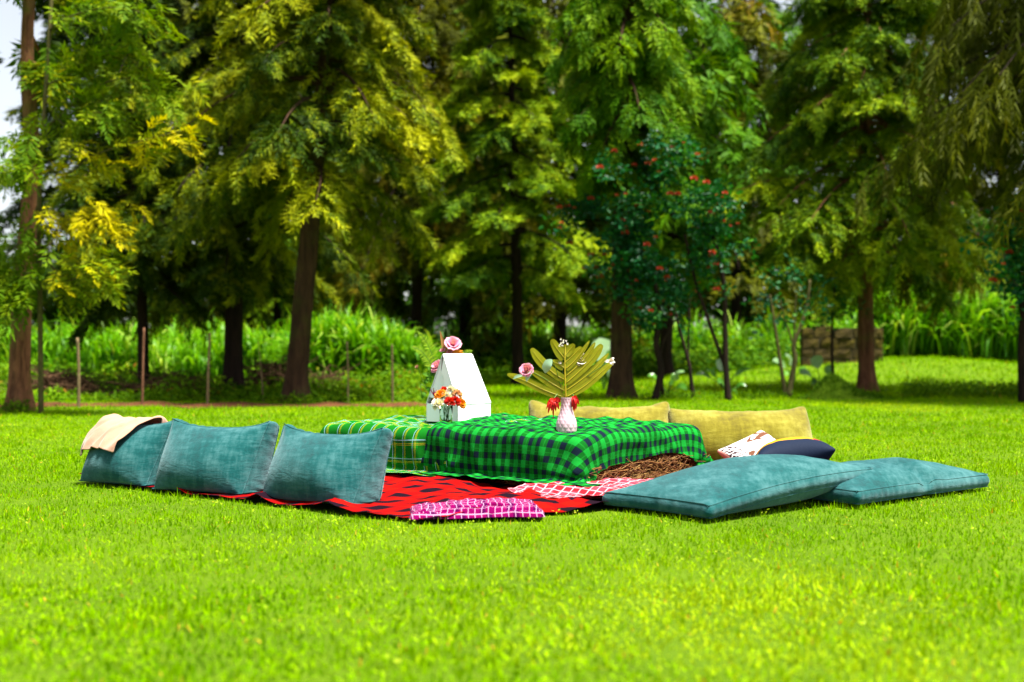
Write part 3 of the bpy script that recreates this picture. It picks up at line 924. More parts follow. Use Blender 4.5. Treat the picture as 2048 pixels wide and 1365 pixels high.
m, nt, out = new_mat('green_tartan')
u_, v_, uv = uv_axes(nt, 0.006)
c = rgb((0.010, 0.20, 0.012))
P_ = 0.095
for lo_, hi_, colr, st in ((0.42, 0.90, (0.003, 0.065, 0.006), 0.65), (0.06, 0.082, (0.50, 0.38, 0.02), 0.8), (0.135, 0.157, (0.50, 0.38, 0.02), 0.8),
                           (0.215, 0.245, (0.03, 0.015, 0.03), 0.9), (0.29, 0.322, (0.30, 0.50, 0.65), 0.8)):
    s = math_(nt, 'MAXIMUM', stripe(nt, u_, P_, lo_, hi_), stripe(nt, v_, P_, lo_, hi_))
    c = mix(nt, math_(nt, 'MULTIPLY', s, st), c, colr)
cloth_finish(nt, out, c, uv)
TARTAN = m
GREEN = gingham_mat('green_black_check', (0.006, 0.205, 0.022), (0.004, 0.085, 0.009), (0.006, 0.012, 0.022), 0.067, 0.067, 0.005, 0.46, half_stripe=(0.01, 0.20, 0.02))
drape('tablecloth', lambda a, b: (-0.30+a*(TLX+0.30+0.27), 0.85+b*(TLY-0.85+0.30)), 66, 52, 0.006, TARTAN, 101,
      'green tartan cloth with yellow and pale blue lines over the left end of the table', (0.95, 0.93))
def blackcloth(a, b):
    x = -0.295 + a*(TLX+0.295+0.26)
    ymax = 1.16 + 0.52*np.clip(x-0.05, 0, 1.6)
    ymin = -0.135 - 0.15*np.abs(2*np.clip((x+0.1)/1.5, 0, 1)-1)**6 + 0.02*wob(x, x*0, 131, 7.0)
    return x, ymin + b*(ymax-ymin)
drape('tablecloth', blackcloth, 76, 62, 0.016, GREEN, 103,
      'green and black checked cloth draped over the hay bale under the white vase', (0.93, 0.90))

# ------------------------------------------------------------------ beige cloth thrown over a cushion
m, nt, out = new_mat('beige_cotton')
uv = coord(nt, 'UV')
cloth_finish(nt, out, rgb((0.40, 0.215, 0.145)), uv, 0.25)
cx1, cq1 = c1[1], c1[2]
A_ = cx1[cq1[:, 0]]; B_ = cx1[cq1[:, 1]]; C_ = cx1[cq1[:, 2]]; D_ = cx1[cq1[:, 3]]
qn = np.cross(C_-A_, D_-B_)
vn = np.stack([np.bincount(cq1.ravel(), weights=np.repeat(qn[:, c], 4), minlength=len(cx1)) for c in range(3)], -1)
vn = unit(vn)
cx2 = np.concatenate([cx1, (A_+B_+C_+D_)/4]); vn2 = np.concatenate([vn, unit(qn)])
sq2 = (cx2*cx2).sum(1)
def hit1(p, old):
    d2 = sq2[None] - 2*p @ cx2.T
    k = d2.argmin(1)
    s = ((p-cx2[k])*vn2[k]).sum(1)
    close = (np.linalg.norm(p-cx2[k], axis=1) < 0.09) & (s < 0.010)
    p[close] += vn2[k][close]*(0.010-s[close])[:, None]
    p[close] = 0.35*p[close] + 0.65*(old[close] + vn2[k][close]*np.maximum(0, 0.010-((old-cx2[k])*vn2[k]).sum(1))[close][:, None])
    g = p[:, 2] < 0.03; p[g, 2] = 0.03
    return p
uu, nn1, up1 = lean_frame(np.array([0.88, -0.47]), 17)
topz = cx1[:, 2].max()
na, nb_ = 40, 40
a, b = np.meshgrid(np.linspace(-0.5, 0.5, na), np.linspace(-0.5, 0.5, nb_), indexing='ij'); a = a.ravel(); b = b.ravel()
back2 = np.array([-uu[1], uu[0], 0])
ctr = cx1.mean(0); ctr = np.array([ctr[0], ctr[1], topz+0.03]) - uu*0.055 - back2*0.00
flat = np.stack([a*0.46, b*0.44], -1)
x = ctr + (flat[:, :1]*0.80+0.25*flat[:, 1:2])*uu + (flat[:, 1:2]*0.93-0.18*flat[:, :1])*back2
x[:, 2] += 0.03*wob(a*3, b*1.2, 77, 9.0) + np.random.RandomState(4).normal(0, 0.002, len(a))
Qc = grid_faces(na, nb_); Ec = quads_to_edges(Qc, x)
rest = np.linalg.norm(flat[Ec[:, 0]]-flat[Ec[:, 1]], axis=1)
x = relax(x, Ec, rest, steps=75, it=9, grav=9.8, collide=hit1, comp=0.9, damp=0.05, omega=1.6)
nv = vnorms(x, Qc); nv = nv*(1 if nv[:, 2].sum() > 0 else -1)
x = x + nv*(0.020*ridge(a*0.56, b*0.56, 171, 20, 1.1, 4.0, 1.8) + 0.016*ridge(a*0.56, b*0.56, 172, 26, 1.5, 4.0, 1.8) + 0.008*ridge(a*0.56, b*0.56, 173, 34, 0.4, 2.0))[:, None]
o = mk('throw_cloth', x, Qc, m, loc=(float(x[:, 0].mean()), float(x[:, 1].mean()), 0), uv=flat)
subsurf(o, 1)
sd = o.modifiers.new('thick', 'SOLIDIFY'); sd.thickness = 0.005; sd.offset = 1.0
tag(o, 'beige pink cotton cloth thrown over the top of a teal cushion', 'cloth')

# ------------------------------------------------------------------ white gable box
from mathutils.geometry import tessellate_polygon
CARD = plain('white_card', (0.80, 0.80, 0.82), 0.55, 0.3, 0.03, 12.0)
BROWNCARD = plain('kraft_card', (0.20, 0.10, 0.05), 0.8, 0.1)
def plate(p2, f3, thick, nrm):
    """polygon in 2D, mapped by f3, thickened backwards along nrm"""
    A = np.array([f3(*p) for p in p2]); n = len(A)
    T = np.array(tessellate_polygon([[Vector((p[0], p[1], 0)) for p in p2]]))
    V = np.concatenate([A, A - np.asarray(nrm)*thick])
    sgn = np.dot(np.cross(A[T[0][1]]-A[T[0][0]], A[T[0][2]]-A[T[0][0]]), nrm)
    if sgn < 0: T = T[:, ::-1]
    i = np.arange(n); j = (i+1) % n
    S = np.stack([i, i+n, j+n, j], -1)
    ar = sum(p2[k][0]*p2[(k+1) % n][1]-p2[(k+1) % n][0]*p2[k][1] for k in range(n))
    return V, S, np.concatenate([T, T[:, ::-1]+n])
def plate_obj(name, p2, f3, thick, nrm, mat, par):
    V, S, T = plate(p2, f3, thick, nrm)
    o = child(name, V, [S, T], mat, par, smooth=False)
    return o
BZ = TZ + 0.022
P0 = G(915.7, 846, BZ)
ex = np.array([TX[0], TX[1], 0]); ey = np.array([TY[0], TY[1], 0]); ez = np.array([0, 0, 1.0])
W_, L_, HW, HA = 0.275, 0.345, 0.120, 0.452
AP = 0.130
ridge_in = 0.040                                          # the ridge is a little shorter than the walls
box = empty('gift_box', (P0[0], P0[1], BZ), 'white house shaped card box with flowers behind it, standing on the table', 'box')
th = 0.003
fx = lambda s, z: P0 + ey*s + ez*z                         # front gable plane (s to the left)
plate_obj('front_wall', [(0, 0), (W_, 0), (W_, HW), (0, HW)], fx, th, -ex, CARD, box)
zs = 0.000619
cv = [(487, 470), (465, 600), (460, 640), (476, 665), (490, 690), (497, 740), (488, 790), (480, 830)]
cv = [((660-x)/383*W_, (1160-y)*zs) for x, y in cv]
right = [(0.004, HW+0.001)] + [(AP-0.001, HA-0.012)] + cv + [((660-478)/383*W_, HW+0.001)]
plate_obj('gable_flap', right, lambda s, z: fx(s, z), th, -ex, CARD, box)
left = [(0.142, HW+0.002), ((660-372)/383*W_, HW+0.002), ((660-352)/383*W_, 0.158), (0.262, 0.158+0.004), (AP+0.012, HA-0.03), (0.150, 0.36)] + [(s+0.004, z) for s, z in cv[2:]]
plate_obj('gable_flap', left, lambda s, z: fx(s, z)+ex*0.006, th, -ex, CARD, box)
fy = lambda t, z: P0 + ex*t + ez*z
plate_obj('side_wall', [(0, 0), (L_, 0), (L_, HW), (0, HW)], fy, th, -ey, CARD, box)
fy2 = lambda t, z: P0 + ey*W_ + ex*t + ez*z
plate_obj('side_wall', [(0, 0), (L_, 0), (L_, HW), (0, HW)], fy2, th, ey, CARD, box)
fb = lambda s, z: P0 + ex*(L_ - ridge_in*max(0, z-HW)/(HA-HW)) + ey*s + ez*z
plate_obj('back_wall', [(0, 0), (W_, 0), (W_, HW), (AP, HA-0.008), (0, HW)], fb, th, ex, CARD, box)
plate_obj('base_panel', [(0.004, 0.004), (L_-0.004, 0.004), (L_-0.004, W_-0.004), (0.004, W_-0.004)], lambda t, s: P0 + ex*t + ey*s + ez*0.006, 0.003, ez, BROWNCARD, box)
def roof(s0, s1):
    a = P0 + ey*s0 + ez*HW; b = P0 + ey*s1 + ez*HA
    return lambda t, q: a*(1-q) + b*q + ex*(t*(1-q) + (0.0 + t*(L_-ridge_in-0.0)/L_)*q)
n1 = unit(np.cross(ex, (ey*AP + ez*(HA-HW)))); n1 = n1 if n1 @ -ey > 0 else -n1
plate_obj('roof_panel', [(-0.001, 0), (L_+0.001, 0), (L_, 0.975), (L_-0.010, 1.0), (0.0, 1.0)], roof(-0.003, AP-0.001), th, n1, CARD, box)
n2 = unit(np.cross(ex, (ey*(AP-W_) + ez*(HA-HW)))); n2 = n2 if n2 @ ey > 0 else -n2
plate_obj('roof_panel', [(0.0, 0), (L_, 0), (L_-0.014, 0.975), (0.0, 0.975)], roof(W_+0.002, AP+0.004), th, n2, CARD, box)

# ------------------------------------------------------------------ vases
def lathe(prof, n, fn=None):
    prof = np.asarray(prof); m_ = len(prof)
    a = np.linspace(0, 2*np.pi, n, endpoint=False)
    R = prof[:, 0][:, None]*np.ones(n)[None]
    Z = prof[:, 1][:, None]*np.ones(n)[None]
    if fn is not None: R = R + fn(a[None]*np.ones(m_)[:, None], Z)
    V = np.stack([R*np.cos(a), R*np.sin(a), Z], -1).reshape(-1, 3)
    i = np.arange(m_-1)[:, None]*n; j = np.arange(n)[None]; k = (j+1) % n
    return V, np.stack([i+j, i+k, i+n+k, i+n+j], -1).reshape(-1, 4)
VB = G(1133, 869, TZ+0.017); VZ = TZ + 0.017
zz = np.array([0, 0.004, 0.02, 0.05, 0.075, 0.10, 0.125, 0.15, 0.175, 0.195, 0.209])
rr = np.array([0.046, 0.053, 0.0575, 0.0600, 0.0565, 0.0475, 0.0390, 0.0330, 0.0305, 0.0305, 0.0325])
zf = np.linspace(0, 0.209, 110); rf = np.interp(zf, zz, rr)
rf = np.convolve(np.pad(rf, 4, mode='edge'), np.ones(9)/9, 'valid')
def quilt(a, z):
    n_ = 11
    q1 = np.abs(((a*n_/(2*np.pi) + z/0.021*0.5) % 1) - 0.5)*2
    q2 = np.abs(((a*n_/(2*np.pi) - z/0.021*0.5) % 1) - 0.5)*2
    g = np.minimum(q1, q2)
    return 0.0026*(np.clip(1-g*1.0, 0, 1)**1.0 - 0.6)*-1*np.clip((z-0.003)/0.006, 0, 1)*np.clip((0.206-z)/0.004, 0, 1)
V, Q = lathe(np.stack([rf, zf], -1), 176, quilt)
inn = np.stack([np.interp(np.linspace(0.209, 0.02, 12), zf, rf)-0.004, np.linspace(0.209, 0.02, 12)], -1)
V2, Q2 = lathe(inn, 176)
top = np.stack([np.arange(176)+109*176, (np.arange(176)+1) % 176+109*176, (np.arange(176)+1) % 176+110*176, np.arange(176)+110*176], -1)
V = np.concatenate([V, V2]); Q = np.concatenate([Q, Q2+110*176, top])
tag(mk('vase', V + np.array([VB[0], VB[1], VZ]), Q, plain('pink_white_ceramic', (0.50, 0.35, 0.40), 0.4, 0.45), loc=(VB[0], VB[1], VZ)),
    'pale pink vase with raised diamond quilting on the checked cloth', 'vase')

m, nt, out = new_mat('clear_glass')
bsdf(nt, out, (0.93, 1.0, 0.97), 0.02, 0.5, **{'Transmission Weight': 1.0, 'IOR': 1.12})
GLASS = m
m, nt, out = new_mat('jar_water')
bsdf(nt, out, (0.93, 1.0, 0.95), 0.0, 0.5, **{'Transmission Weight': 1.0, 'IOR': 1.06})
WATER = m
def jar(base, r, h, label):
    o = empty('glass_jar', base, label, 'jar')
    pr = [(0.001, 0.0), (r*0.86, 0.0), (r*0.90, 0.004), (r*0.92, h*0.5), (r, h), (r-0.0025, h), (r*0.92-0.0025, h*0.5), (r*0.88-0.002, 0.009), (0.001, 0.008)]
    V, Q = lathe(pr, 40)
    child('glass', V + np.array(base), Q, GLASS, o)
    pw = [(0.001, 0.0095), (r*0.875-0.002, 0.0105), (r*0.92-0.003, h*0.5), (0.001, h*0.5)]
    V, Q = lathe(pw, 40)
    child('water', V + np.array(base), Q, WATER, o)
    return o
JB = G(892, 851, TZ+0.014); JB[2] = TZ + 0.014
jar(JB, 0.045, 0.128, 'clear glass jar of red, white and orange flowers in front of the box')
BB = P0 + ey*0.36 + ex*0.20; BB[2] = TZ + 0.014
jar(BB, 0.045, 0.15, 'clear glass jar hidden behind the white box, holding tall flowers')

# ------------------------------------------------------------------ flowers: each stem is a thing
STEM = plain('green_stem', (0.06, 0.14, 0.012), 0.5, 0.3)
def petal_mat(name, a, b, trans=0.3):
    return leaf_mat(name, [(0.0, a), (1.0, b)], trans, 0.55, 0.2)
PINK = petal_mat('pink_petal', (0.62, 0.05, 0.20), (0.80, 0.40, 0.55))
REDP = petal_mat('red_petal', (0.28, 0.004, 0.004), (0.62, 0.02, 0.012))
WHITEP = petal_mat('white_petal', (0.74, 0.62, 0.55), (0.80, 0.78, 0.76))
ORANGE = petal_mat('orange_petal', (0.55, 0.09, 0.004), (0.75, 0.27, 0.01))
PEACH = petal_mat('peach_petal', (0.60, 0.22, 0.14), (0.74, 0.45, 0.34))
PURPLE = petal_mat('purple_bract', (0.14, 0.01, 0.07), (0.35, 0.05, 0.10))
LEAFG = leaf_mat('pale_leaf', [(0, (0.10, 0.24, 0.10)), (1, (0.30, 0.46, 0.32))], 0.3, 0.4, 0.4)
LEAFM = leaf_mat('stem_leaf', [(0, (0.03, 0.11, 0.006)), (1, (0.10, 0.24, 0.02))], 0.3)
FERN = leaf_mat('fern_leaflet', [(0, (0.09, 0.20, 0.008)), (1, (0.24, 0.36, 0.02))], 0.35)

def leaf_strip(P, W, nrm, cup=0.0, n=9):
    """a leaf or petal: centre line P, half widths W, facing nrm"""
    P = smooth_path(P, n) if len(P) != n else np.asarray(P, float)
    W = np.interp(np.linspace(0, 1, n), np.linspace(0, 1, len(W)), W)
    T = unit(np.gradient(P, axis=0))
    S = unit(np.cross(T, nrm)); Nn = np.cross(S, T)
    V = np.stack([P - S*W[:, None] + Nn*cup*W[:, None], P, P + S*W[:, None] + Nn*cup*W[:, None]], 1).reshape(-1, 3)
    i = np.arange(n-1)[:, None]*3
    Q = np.concatenate([i + np.array([[0, 1, 4, 3]]), i + np.array([[1, 2, 5, 4]])])
    return V, Q

def rose_mesh(ctr, ax, R, rng, rows=((5, 0.25, 0.15), (6, 0.55, 0.5), (7, 0.85, 0.95), (8, 1.0, 1.35)), ruff=0.12):
    ax = unit(ax); a0 = unit(np.cross(ax, [0.3, 0.9, 0.2])); b0 = np.cross(ax, a0)
    mb = MB()
    for (n, rad, open_) in rows:
        for k in range(n):
            th = 2*np.pi*(k + rng.uniform(-0.25, 0.25))/n + rng.uniform(0, 1)
            rd = a0*math.cos(th) + b0*math.sin(th); tg = np.cross(ax, rd)
            us = np.linspace(0, 1, 5); vs = np.linspace(-1, 1, 5)
            Vv = []
            for u in us:
                ang = open_*u
                rr_ = R*rad*(0.25+0.75*math.sin(min(1.57, 0.5+open_*0.8)))*(u**0.8)
                hh_ = R*0.95*u*math.cos(ang*0.75)
                for v in vs:
                    wv = R*rad*0.75*math.sin(math.pi*min(1, 0.15+0.62*u))*v
                    Vv.append(ctr + rd*(rr_ - abs(v)*R*0.12*(1-open_*0.5)) + ax*(hh_ + ruff*R*rng.uniform(-0.5, 0.5)*u) + tg*wv)
            mb.add(Vv, grid_faces(5, 5), None, np.repeat(us*0.8+rng.uniform(0, 0.2), 5))
    return mb

def pom_mesh(ctr, ax, R, rng, n=70):
    """a full ruffled bloom such as a carnation or aster"""
    mb = MB(); ax = unit(ax)
    for k in range(n):
        d = unit(rng.normal(size=3) + ax*0.75)
        if d @ ax < -0.25: d = d - 2*(d @ ax)*ax
        s = unit(np.cross(d, rng.normal(size=3)))
        r0, r1 = R*0.25, R*rng.uniform(0.8, 1.08)
        w = R*rng.uniform(0.16, 0.26)
        u2 = np.cross(d, s)
        V = [ctr + d*r0 - s*w*0.3, ctr + d*r0 + s*w*0.3, ctr + d*(r0+r1)/2 + s*w + u2*w*0.2, ctr + d*(r0+r1)/2 - s*w + u2*w*0.2,
             ctr + d*r1 + s*w*0.8 - u2*w*0.3, ctr + d*r1 - s*w*0.8 + u2*w*0.2]
        mb.add(V, [[0, 1, 2, 3], [3, 2, 4, 5]], None, [0, 0, 0.5, 0.5, 1, 1])
    return mb

def stem_path(base, tip, bow, n=8):
    base = np.asarray(base, float); tip = np.asarray(tip, float)
    mid = (base+tip)/2 + np.asarray(bow, float)
    return smooth_path(np.array([base, mid, tip]), n)

rng = np.random.RandomState(17)
GJ = 'flowers in the glass jar before the white box'
def jar_flower(kind, px, py, dD, R, mat, label, ax=None):
    tip = PD(px, py, JB[1]+dD)
    b = np.array([JB[0]+rng.uniform(-0.022, 0.022), JB[1]+rng.uniform(-0.02, 0.02), JB[2]+0.012])
    o = empty('flower', b, label, 'flower', GJ)
    ax = unit(np.array([(px-895)*0.02, -0.55, 0.75])) if ax is None else unit(ax)
    neck = np.array([JB[0]+(tip[0]-JB[0])*0.35, JB[1]+rng.uniform(-0.02, 0.02), JB[2]+0.125])
    P = smooth_path(np.array([b, neck, tip-ax*R*0.3]), 9)
    V, Q, T = tube(P, 0.0020, 6); child('stem', V, [Q, T], STEM, o)
    mb = rose_mesh(tip-ax*R*0.5, ax, R, rng) if kind == 'rose' else pom_mesh(tip, ax, R, rng)
    mb.build('petals', mat, o)
    return o
jar_flower('rose', 880, 788, 0.00, 0.040, ORANGE, 'orange rose on the left of the jar bouquet, above a white bloom')
jar_flower('pom', 889, 781, 0.05, 0.028, REDP, 'small red bloom at the top of the jar bouquet')
jar_flower('pom', 876, 810, -0.03, 0.044, WHITEP, 'white bloom lowest at the left rim of the jar')
jar_flower('pom', 893, 795, 0.01, 0.042, WHITEP, 'white bloom in the middle of the jar bouquet, between orange and red')
jar_flower('pom', 903, 784, 0.04, 0.040, WHITEP, 'white bloom at the top of the jar bouquet, against the box')
jar_flower('pom', 914, 790, 0.02, 0.038, PEACH, 'cream and peach bloom at the upper right of the jar bouquet')
jar_flower('pom', 899, 806, -0.05, 0.040, REDP, 'large red bloom at the front of the jar bouquet')
jar_flower('pom', 910, 804, -0.03, 0.036, REDP, 'red bloom beside the low orange flower on the right of the jar bouquet')
jar_flower('rose', 924, 807, 0.0, 0.036, ORANGE, 'orange flower low at the right rim of the jar bouquet', (0.6, -0.5, 0.3))
jar_flower('rose', 870, 800, 0.0, 0.028, ORANGE, 'small orange bud at the left edge of the jar bouquet', (-0.7, -0.3, 0.5))
# a spiky purple spray
b = np.array([JB[0]-0.01, JB[1]+0.01, JB[2]+0.012])
o = empty('flower', b, 'purple spiky spray sticking out at the left of the jar bouquet', 'flower', GJ)
tip = PD(869, 794, JB[1]); V, Q, T = tube(smooth_path(np.array([b, b+[-.01, 0, .13], tip]), 8), 0.002, 5); child('stem', V, [Q, T], STEM, o)
mb = MB()
for k in range(7):
    e = tip + np.array([rng.uniform(-0.045, 0.02), rng.uniform(-0.02, 0.02), rng.uniform(0.02, 0.06)])
    V, Q = leaf_strip(np.array([tip, (tip+e)/2, e]), [0.002, 0.004, 0.0005], np.array([0, -1, 0.2]), 0.2, 5); mb.add(V, Q, None, rng.uniform())
mb.build('bracts', PURPLE, o)

# tall flowers behind the box
GB = 'tall flowers rising from behind the white box'
BD = BB[1]
def back_stem(name, label, cat, tip, bow=(0, 0, 0), r=0.003):
    o = empty(name, BB+np.array([0, 0, 0.012]), label, cat, GB)
    b = BB + np.array([rng.uniform(-0.02, 0.02), rng.uniform(-0.02, 0.02), 0.014])
    neck = BB + np.array([(tip[0]-BB[0])*0.25, 0.0, 0.16])
    P = smooth_path(np.array([b, neck, (neck+tip)/2+np.asarray(bow), tip]), 12)
    V, Q, T = tube(P, r, 6); child('stem', V, [Q, T], STEM, o)
    return o, P
tip = PD(905, 686, BD)
o, _ = back_stem('flower', 'large pink bloom standing highest above the white box', 'flower', tip)
rose_mesh(tip-np.array([0, 0, 0.022]), np.array([0.15, -0.7, 0.6]), 0.055, rng, ((5, 0.4, 0.4), (7, 0.8, 0.9), (9, 1.05, 1.3)), 0.25).build('petals', PINK, o)
tip = PD(877, 731, BD-0.02)
o, _ = back_stem('flower', 'pink bloom half hidden by the left roof edge of the box', 'flower', tip)
rose_mesh(tip-np.array([0, 0, 0.02]), np.array([-0.5, -0.6, 0.5]), 0.050, rng).build('petals', PINK, o)
for px, py, R, lb in ((886, 699, 0.020, 'small pink bud left of the orange crane flower'), (900, 702, 0.022, 'small deep pink bloom above the box ridge beside the orange petals'),
                      (895, 708, 0.018, 'tiny pink bud touching the box ridge'), (911, 712, 0.022, 'pale pink bloom peeping over the middle of the box ridge'), (920, 711, 0.016, 'tiny pink bud next to the small fern tip')):
    tip = PD(px, py, BD); o, _ = back_stem('flower', lb, 'flower', tip, r=0.002)
    rose_mesh(tip-np.array([0, 0, R*0.5]), np.array([rng.uniform(-.3, .3), -0.6, 0.6]), R, rng).build('petals', PINK, o)
tip = PD(836, 733, BD)
o, P = back_stem('flower', 'peach rosebud on a long stem left of the white box', 'flower', tip, (-0.02, 0, 0.02), 0.002)
rose_mesh(tip-np.array([0, 0, 0.01]), np.array([-0.6, -0.2, 0.5]), 0.020, rng, ((4, 0.4, 0.1), (5, 0.7, 0.35), (5, 0.8, 0.6))).build('petals', PEACH, o)
# bird of paradise
tip = PD(890, 706, BD)
o, _ = back_stem('flower', 'orange crane flower with a pointed upright sheath above the box', 'flower', tip, r=0.005)
mb = MB()
V, Q = leaf_strip(np.array([PD(893, 708, BD), PD(887, 690, BD), PD(880, 662, BD)]), [0.010, 0.016, 0.001], np.array([0.2, -1, 0.1]), 0.5, 9); mb.add(V, Q, None, 0.4)
mb.build('sheath', petal_mat('crane_sheath', (0.16, 0.14, 0.03), (0.50, 0.16, 0.06)), o)
for pts, w in (([(900, 707), (912, 703), (926, 702)], 0.014), ([(896, 706), (904, 698), (908, 693)], 0.010), ([(901, 709), (914, 707), (927, 706)], 0.010)):
    V, Q = leaf_strip(np.array([PD(a, b, BD-0.01) for a, b in pts]), [w*0.5, w, 0.001], np.array([0, -1, 0.3]), 0.4, 9)
    child('petal', V, Q, ORANGE, o, attr=np.repeat(np.linspace(0.3, 1, 9), 3))
# ferns
def fern(label, pts, wmax, n=26):
    P = smooth_path(np.array([PD(a, b, BD+q) for a, b, q in pts]), n)
    o, _ = back_stem('fern_frond', label, 'fern', P[0], r=0.0022)
    V, Q, T = tube(P, 0.0018, 5); child('midrib', V, [Q, T], STEM, o)
    T_ = unit(np.gradient(P, axis=0)); nrm = np.array([0.15, -1, 0.25])
    mb = MB()
    for k in range(2, n):
        t = k/(n-1); w = wmax*min(1, 0.4+2.2*t)*(1-t**2.5)+0.003
        S = unit(np.cross(T_[k], nrm))
        for sg in (-1, 1):
            d = unit(S*sg + T_[k]*0.35 + rng.normal(0, 0.08, 3))
            V, Q = leaf_strip(np.array([P[k], P[k]+d*w*0.5, P[k]+d*w]), [0.003, 0.0048, 0.001], nrm, 0.15, 4)
            mb.add(V, Q, None, rng.uniform(0.2, 1))
    tag(mb.build('leaflets', FERN, o), kind='stuff')
fern('tallest fern frond left of the box, tip curling to the left', [(874, 748, 0), (866, 715, 0), (853, 685, -.02), (836, 664, -.04)], 0.045)
fern('lower fern frond left of the box, arching further left', [(872, 752, 0), (860, 725, -.01), (843, 703, -.03), (824, 694, -.05)], 0.048)
fern('short fern tip showing right of the pink blooms above the box', [(922, 718, 0), (930, 708, 0), (944, 702, -.01)], 0.030, 14)
# leafy stem
o, P = back_stem('leafy_stem', 'leafy green stem drooping beside the left wall of the box', 'stem', PD(846, 800, BD-0.02), (-0.05, 0, 0.10))
for a, b, c_, d_ in ((868, 745, 852, 758), (864, 742, 856, 735), (866, 748, 872, 755), (856, 760, 848, 768), (862, 752, 845, 748), (855, 775, 862, 786), (852, 785, 843, 797), (858, 752, 862, 766)):
    V, Q = leaf_strip(np.array([PD(a, b, BD-0.02), PD((a+c_)/2, (b+d_)/2-1, BD-0.04), PD(c_, d_, BD-0.03)]), [0.004, 0.017, 0.002], np.array([0, -1, 0.3]), 0.25, 7)
    child('leaf', V, Q, LEAFM, o, attr=np.full(21, rng.uniform()))

# ------------------------------------------------------------------ the vase: a monstera leaf and its companions
VD = VB[1]
MS = VD/FPX/5.69
def mon(x, y, dd=0.0):
    return np.array([VB[0] + (x/5.69+990-1133)/FPX*VD, VD + dd, H - (y/5.69+650-HY)*VD/FPX])
m, nt, out = new_mat('monstera_underside')
a = N(nt, 'ShaderNodeAttribute', attribute_name='tint').outputs['Fac']
f = noise(nt, 35.0, 4.0, 0.6, coord(nt))
c = mix(nt, f, ramp(nt, a, [(0, (0.23, 0.24, 0.001)), (1, (0.38, 0.36, 0.002))]), (0.18, 0.20, 0.001))
b_ = bsdf(nt, out, c, 0.5, 0.3)
t_ = N(nt, 'ShaderNodeBsdfTranslucent', {'Color': c})
s_ = N(nt, 'ShaderNodeMixShader', {0: 0.4, 1: b_.outputs[0], 2: t_.outputs[0]})
nt.links.new(s_.outputs[0], out.inputs[0])
MONST = m
VEIN = plain('monstera_vein', (0.36, 0.30, 0.012), 0.45, 0.3)
GV = 'stems standing in the quilted vase'
o = empty('monstera_leaf', (VB[0], VB[1], VZ+0.02), 'huge olive green split monstera leaf seen from behind, standing in the vase', 'leaf', GV)
mid = smooth_path(np.array([mon(806, 835, 0.0), mon(798, 650, -0.01), mon(794, 480, -0.012), mon(797, 330, -0.005), mon(803, 225, 0.015)]), 20)
stalk = smooth_path(np.array([np.array([VB[0]+0.004, VB[1]+0.004, VZ+0.03]), mon(808, 900, 0.004), mid[0]]), 8)
V, Q, T = tube(stalk, 0.0055, 8); child('stalk', V, [Q, T], VEIN, o)
V, Q, T = tube(mid, np.linspace(0.0055, 0.0012, 20), 8); child('midrib', V, [Q, T], VEIN, o)
lobes = [  # left
 ([(792, 828), (560, 742), (350, 640), (140, 565)], [36, 44, 46, 44, 40, 14], 1), ([(790, 750), (640, 662), (520, 585), (405, 525)], [34, 48, 50, 46, 36, 12], 2),
 ([(788, 622), (690, 565), (600, 490), (500, 390), (415, 268)], [36, 46, 44, 50, 52, 46, 20], 1), ([(788, 490), (725, 448), (650, 412)], [36, 46, 40, 14], 2),
 ([(796, 385), (728, 300), (678, 225), (648, 165)], [46, 58, 50, 42, 36, 16], 1),
 # right
 ([(808, 825), (1000, 712), (1200, 552), (1365, 410)], [28, 38, 46, 44, 34, 12], 1), ([(808, 748), (980, 628), (1150, 488), (1300, 325)], [34, 42, 42, 40, 30, 8], 2),
 ([(806, 665), (960, 530), (1120, 370), (1220, 222)], [36, 44, 46, 48, 46, 20], 1), ([(804, 585), (930, 478), (1060, 335), (1142, 200)], [36, 42, 36, 34, 26, 8], 2),
 ([(802, 503), (900, 415), (1000, 295), (1078, 180)], [34, 38, 28, 24, 20, 6], 1), ([(800, 425), (880, 355), (985, 250)], [34, 42, 38, 34, 14], 2),
 ([(798, 345), (850, 285), (905, 220)], [34, 46, 46, 36, 12], 1), ([(800, 330), (802, 270), (808, 225)], [36, 50, 40, 12], 2)]
for pts, W, ly in lobes:
    n = 13
    sp = smooth_path(np.array([(x, y, 0) for x, y in pts]), n)
    P = []
    for k in range(n):
        t = k/(n-1); dist = abs(sp[k][0]-800)/560
        P.append(mon(sp[k][0], sp[k][1], 0.003*ly + 0.05*dist**2*(1 if sp[k][0] < 800 else 0.8) + 0.006*math.sin(3*t)))
    P = np.array(P)
    V, Q = leaf_strip(P, np.array(W)*MS*1.1, np.array([0, -1, 0.05]), -0.05, n)
    lo_ = child('leaf_lobe', V, Q, MONST, o, attr=np.repeat(np.linspace(0.2, 0.9, n), 3))
    subsurf(lo_, 1)
    Pv = P[:-1] + np.array([0, -0.0015, 0])
    V, Q, T = tube(Pv, np.linspace(0.0022, 0.0006, n-1), 5); child('vein', V, [Q, T], VEIN, o)

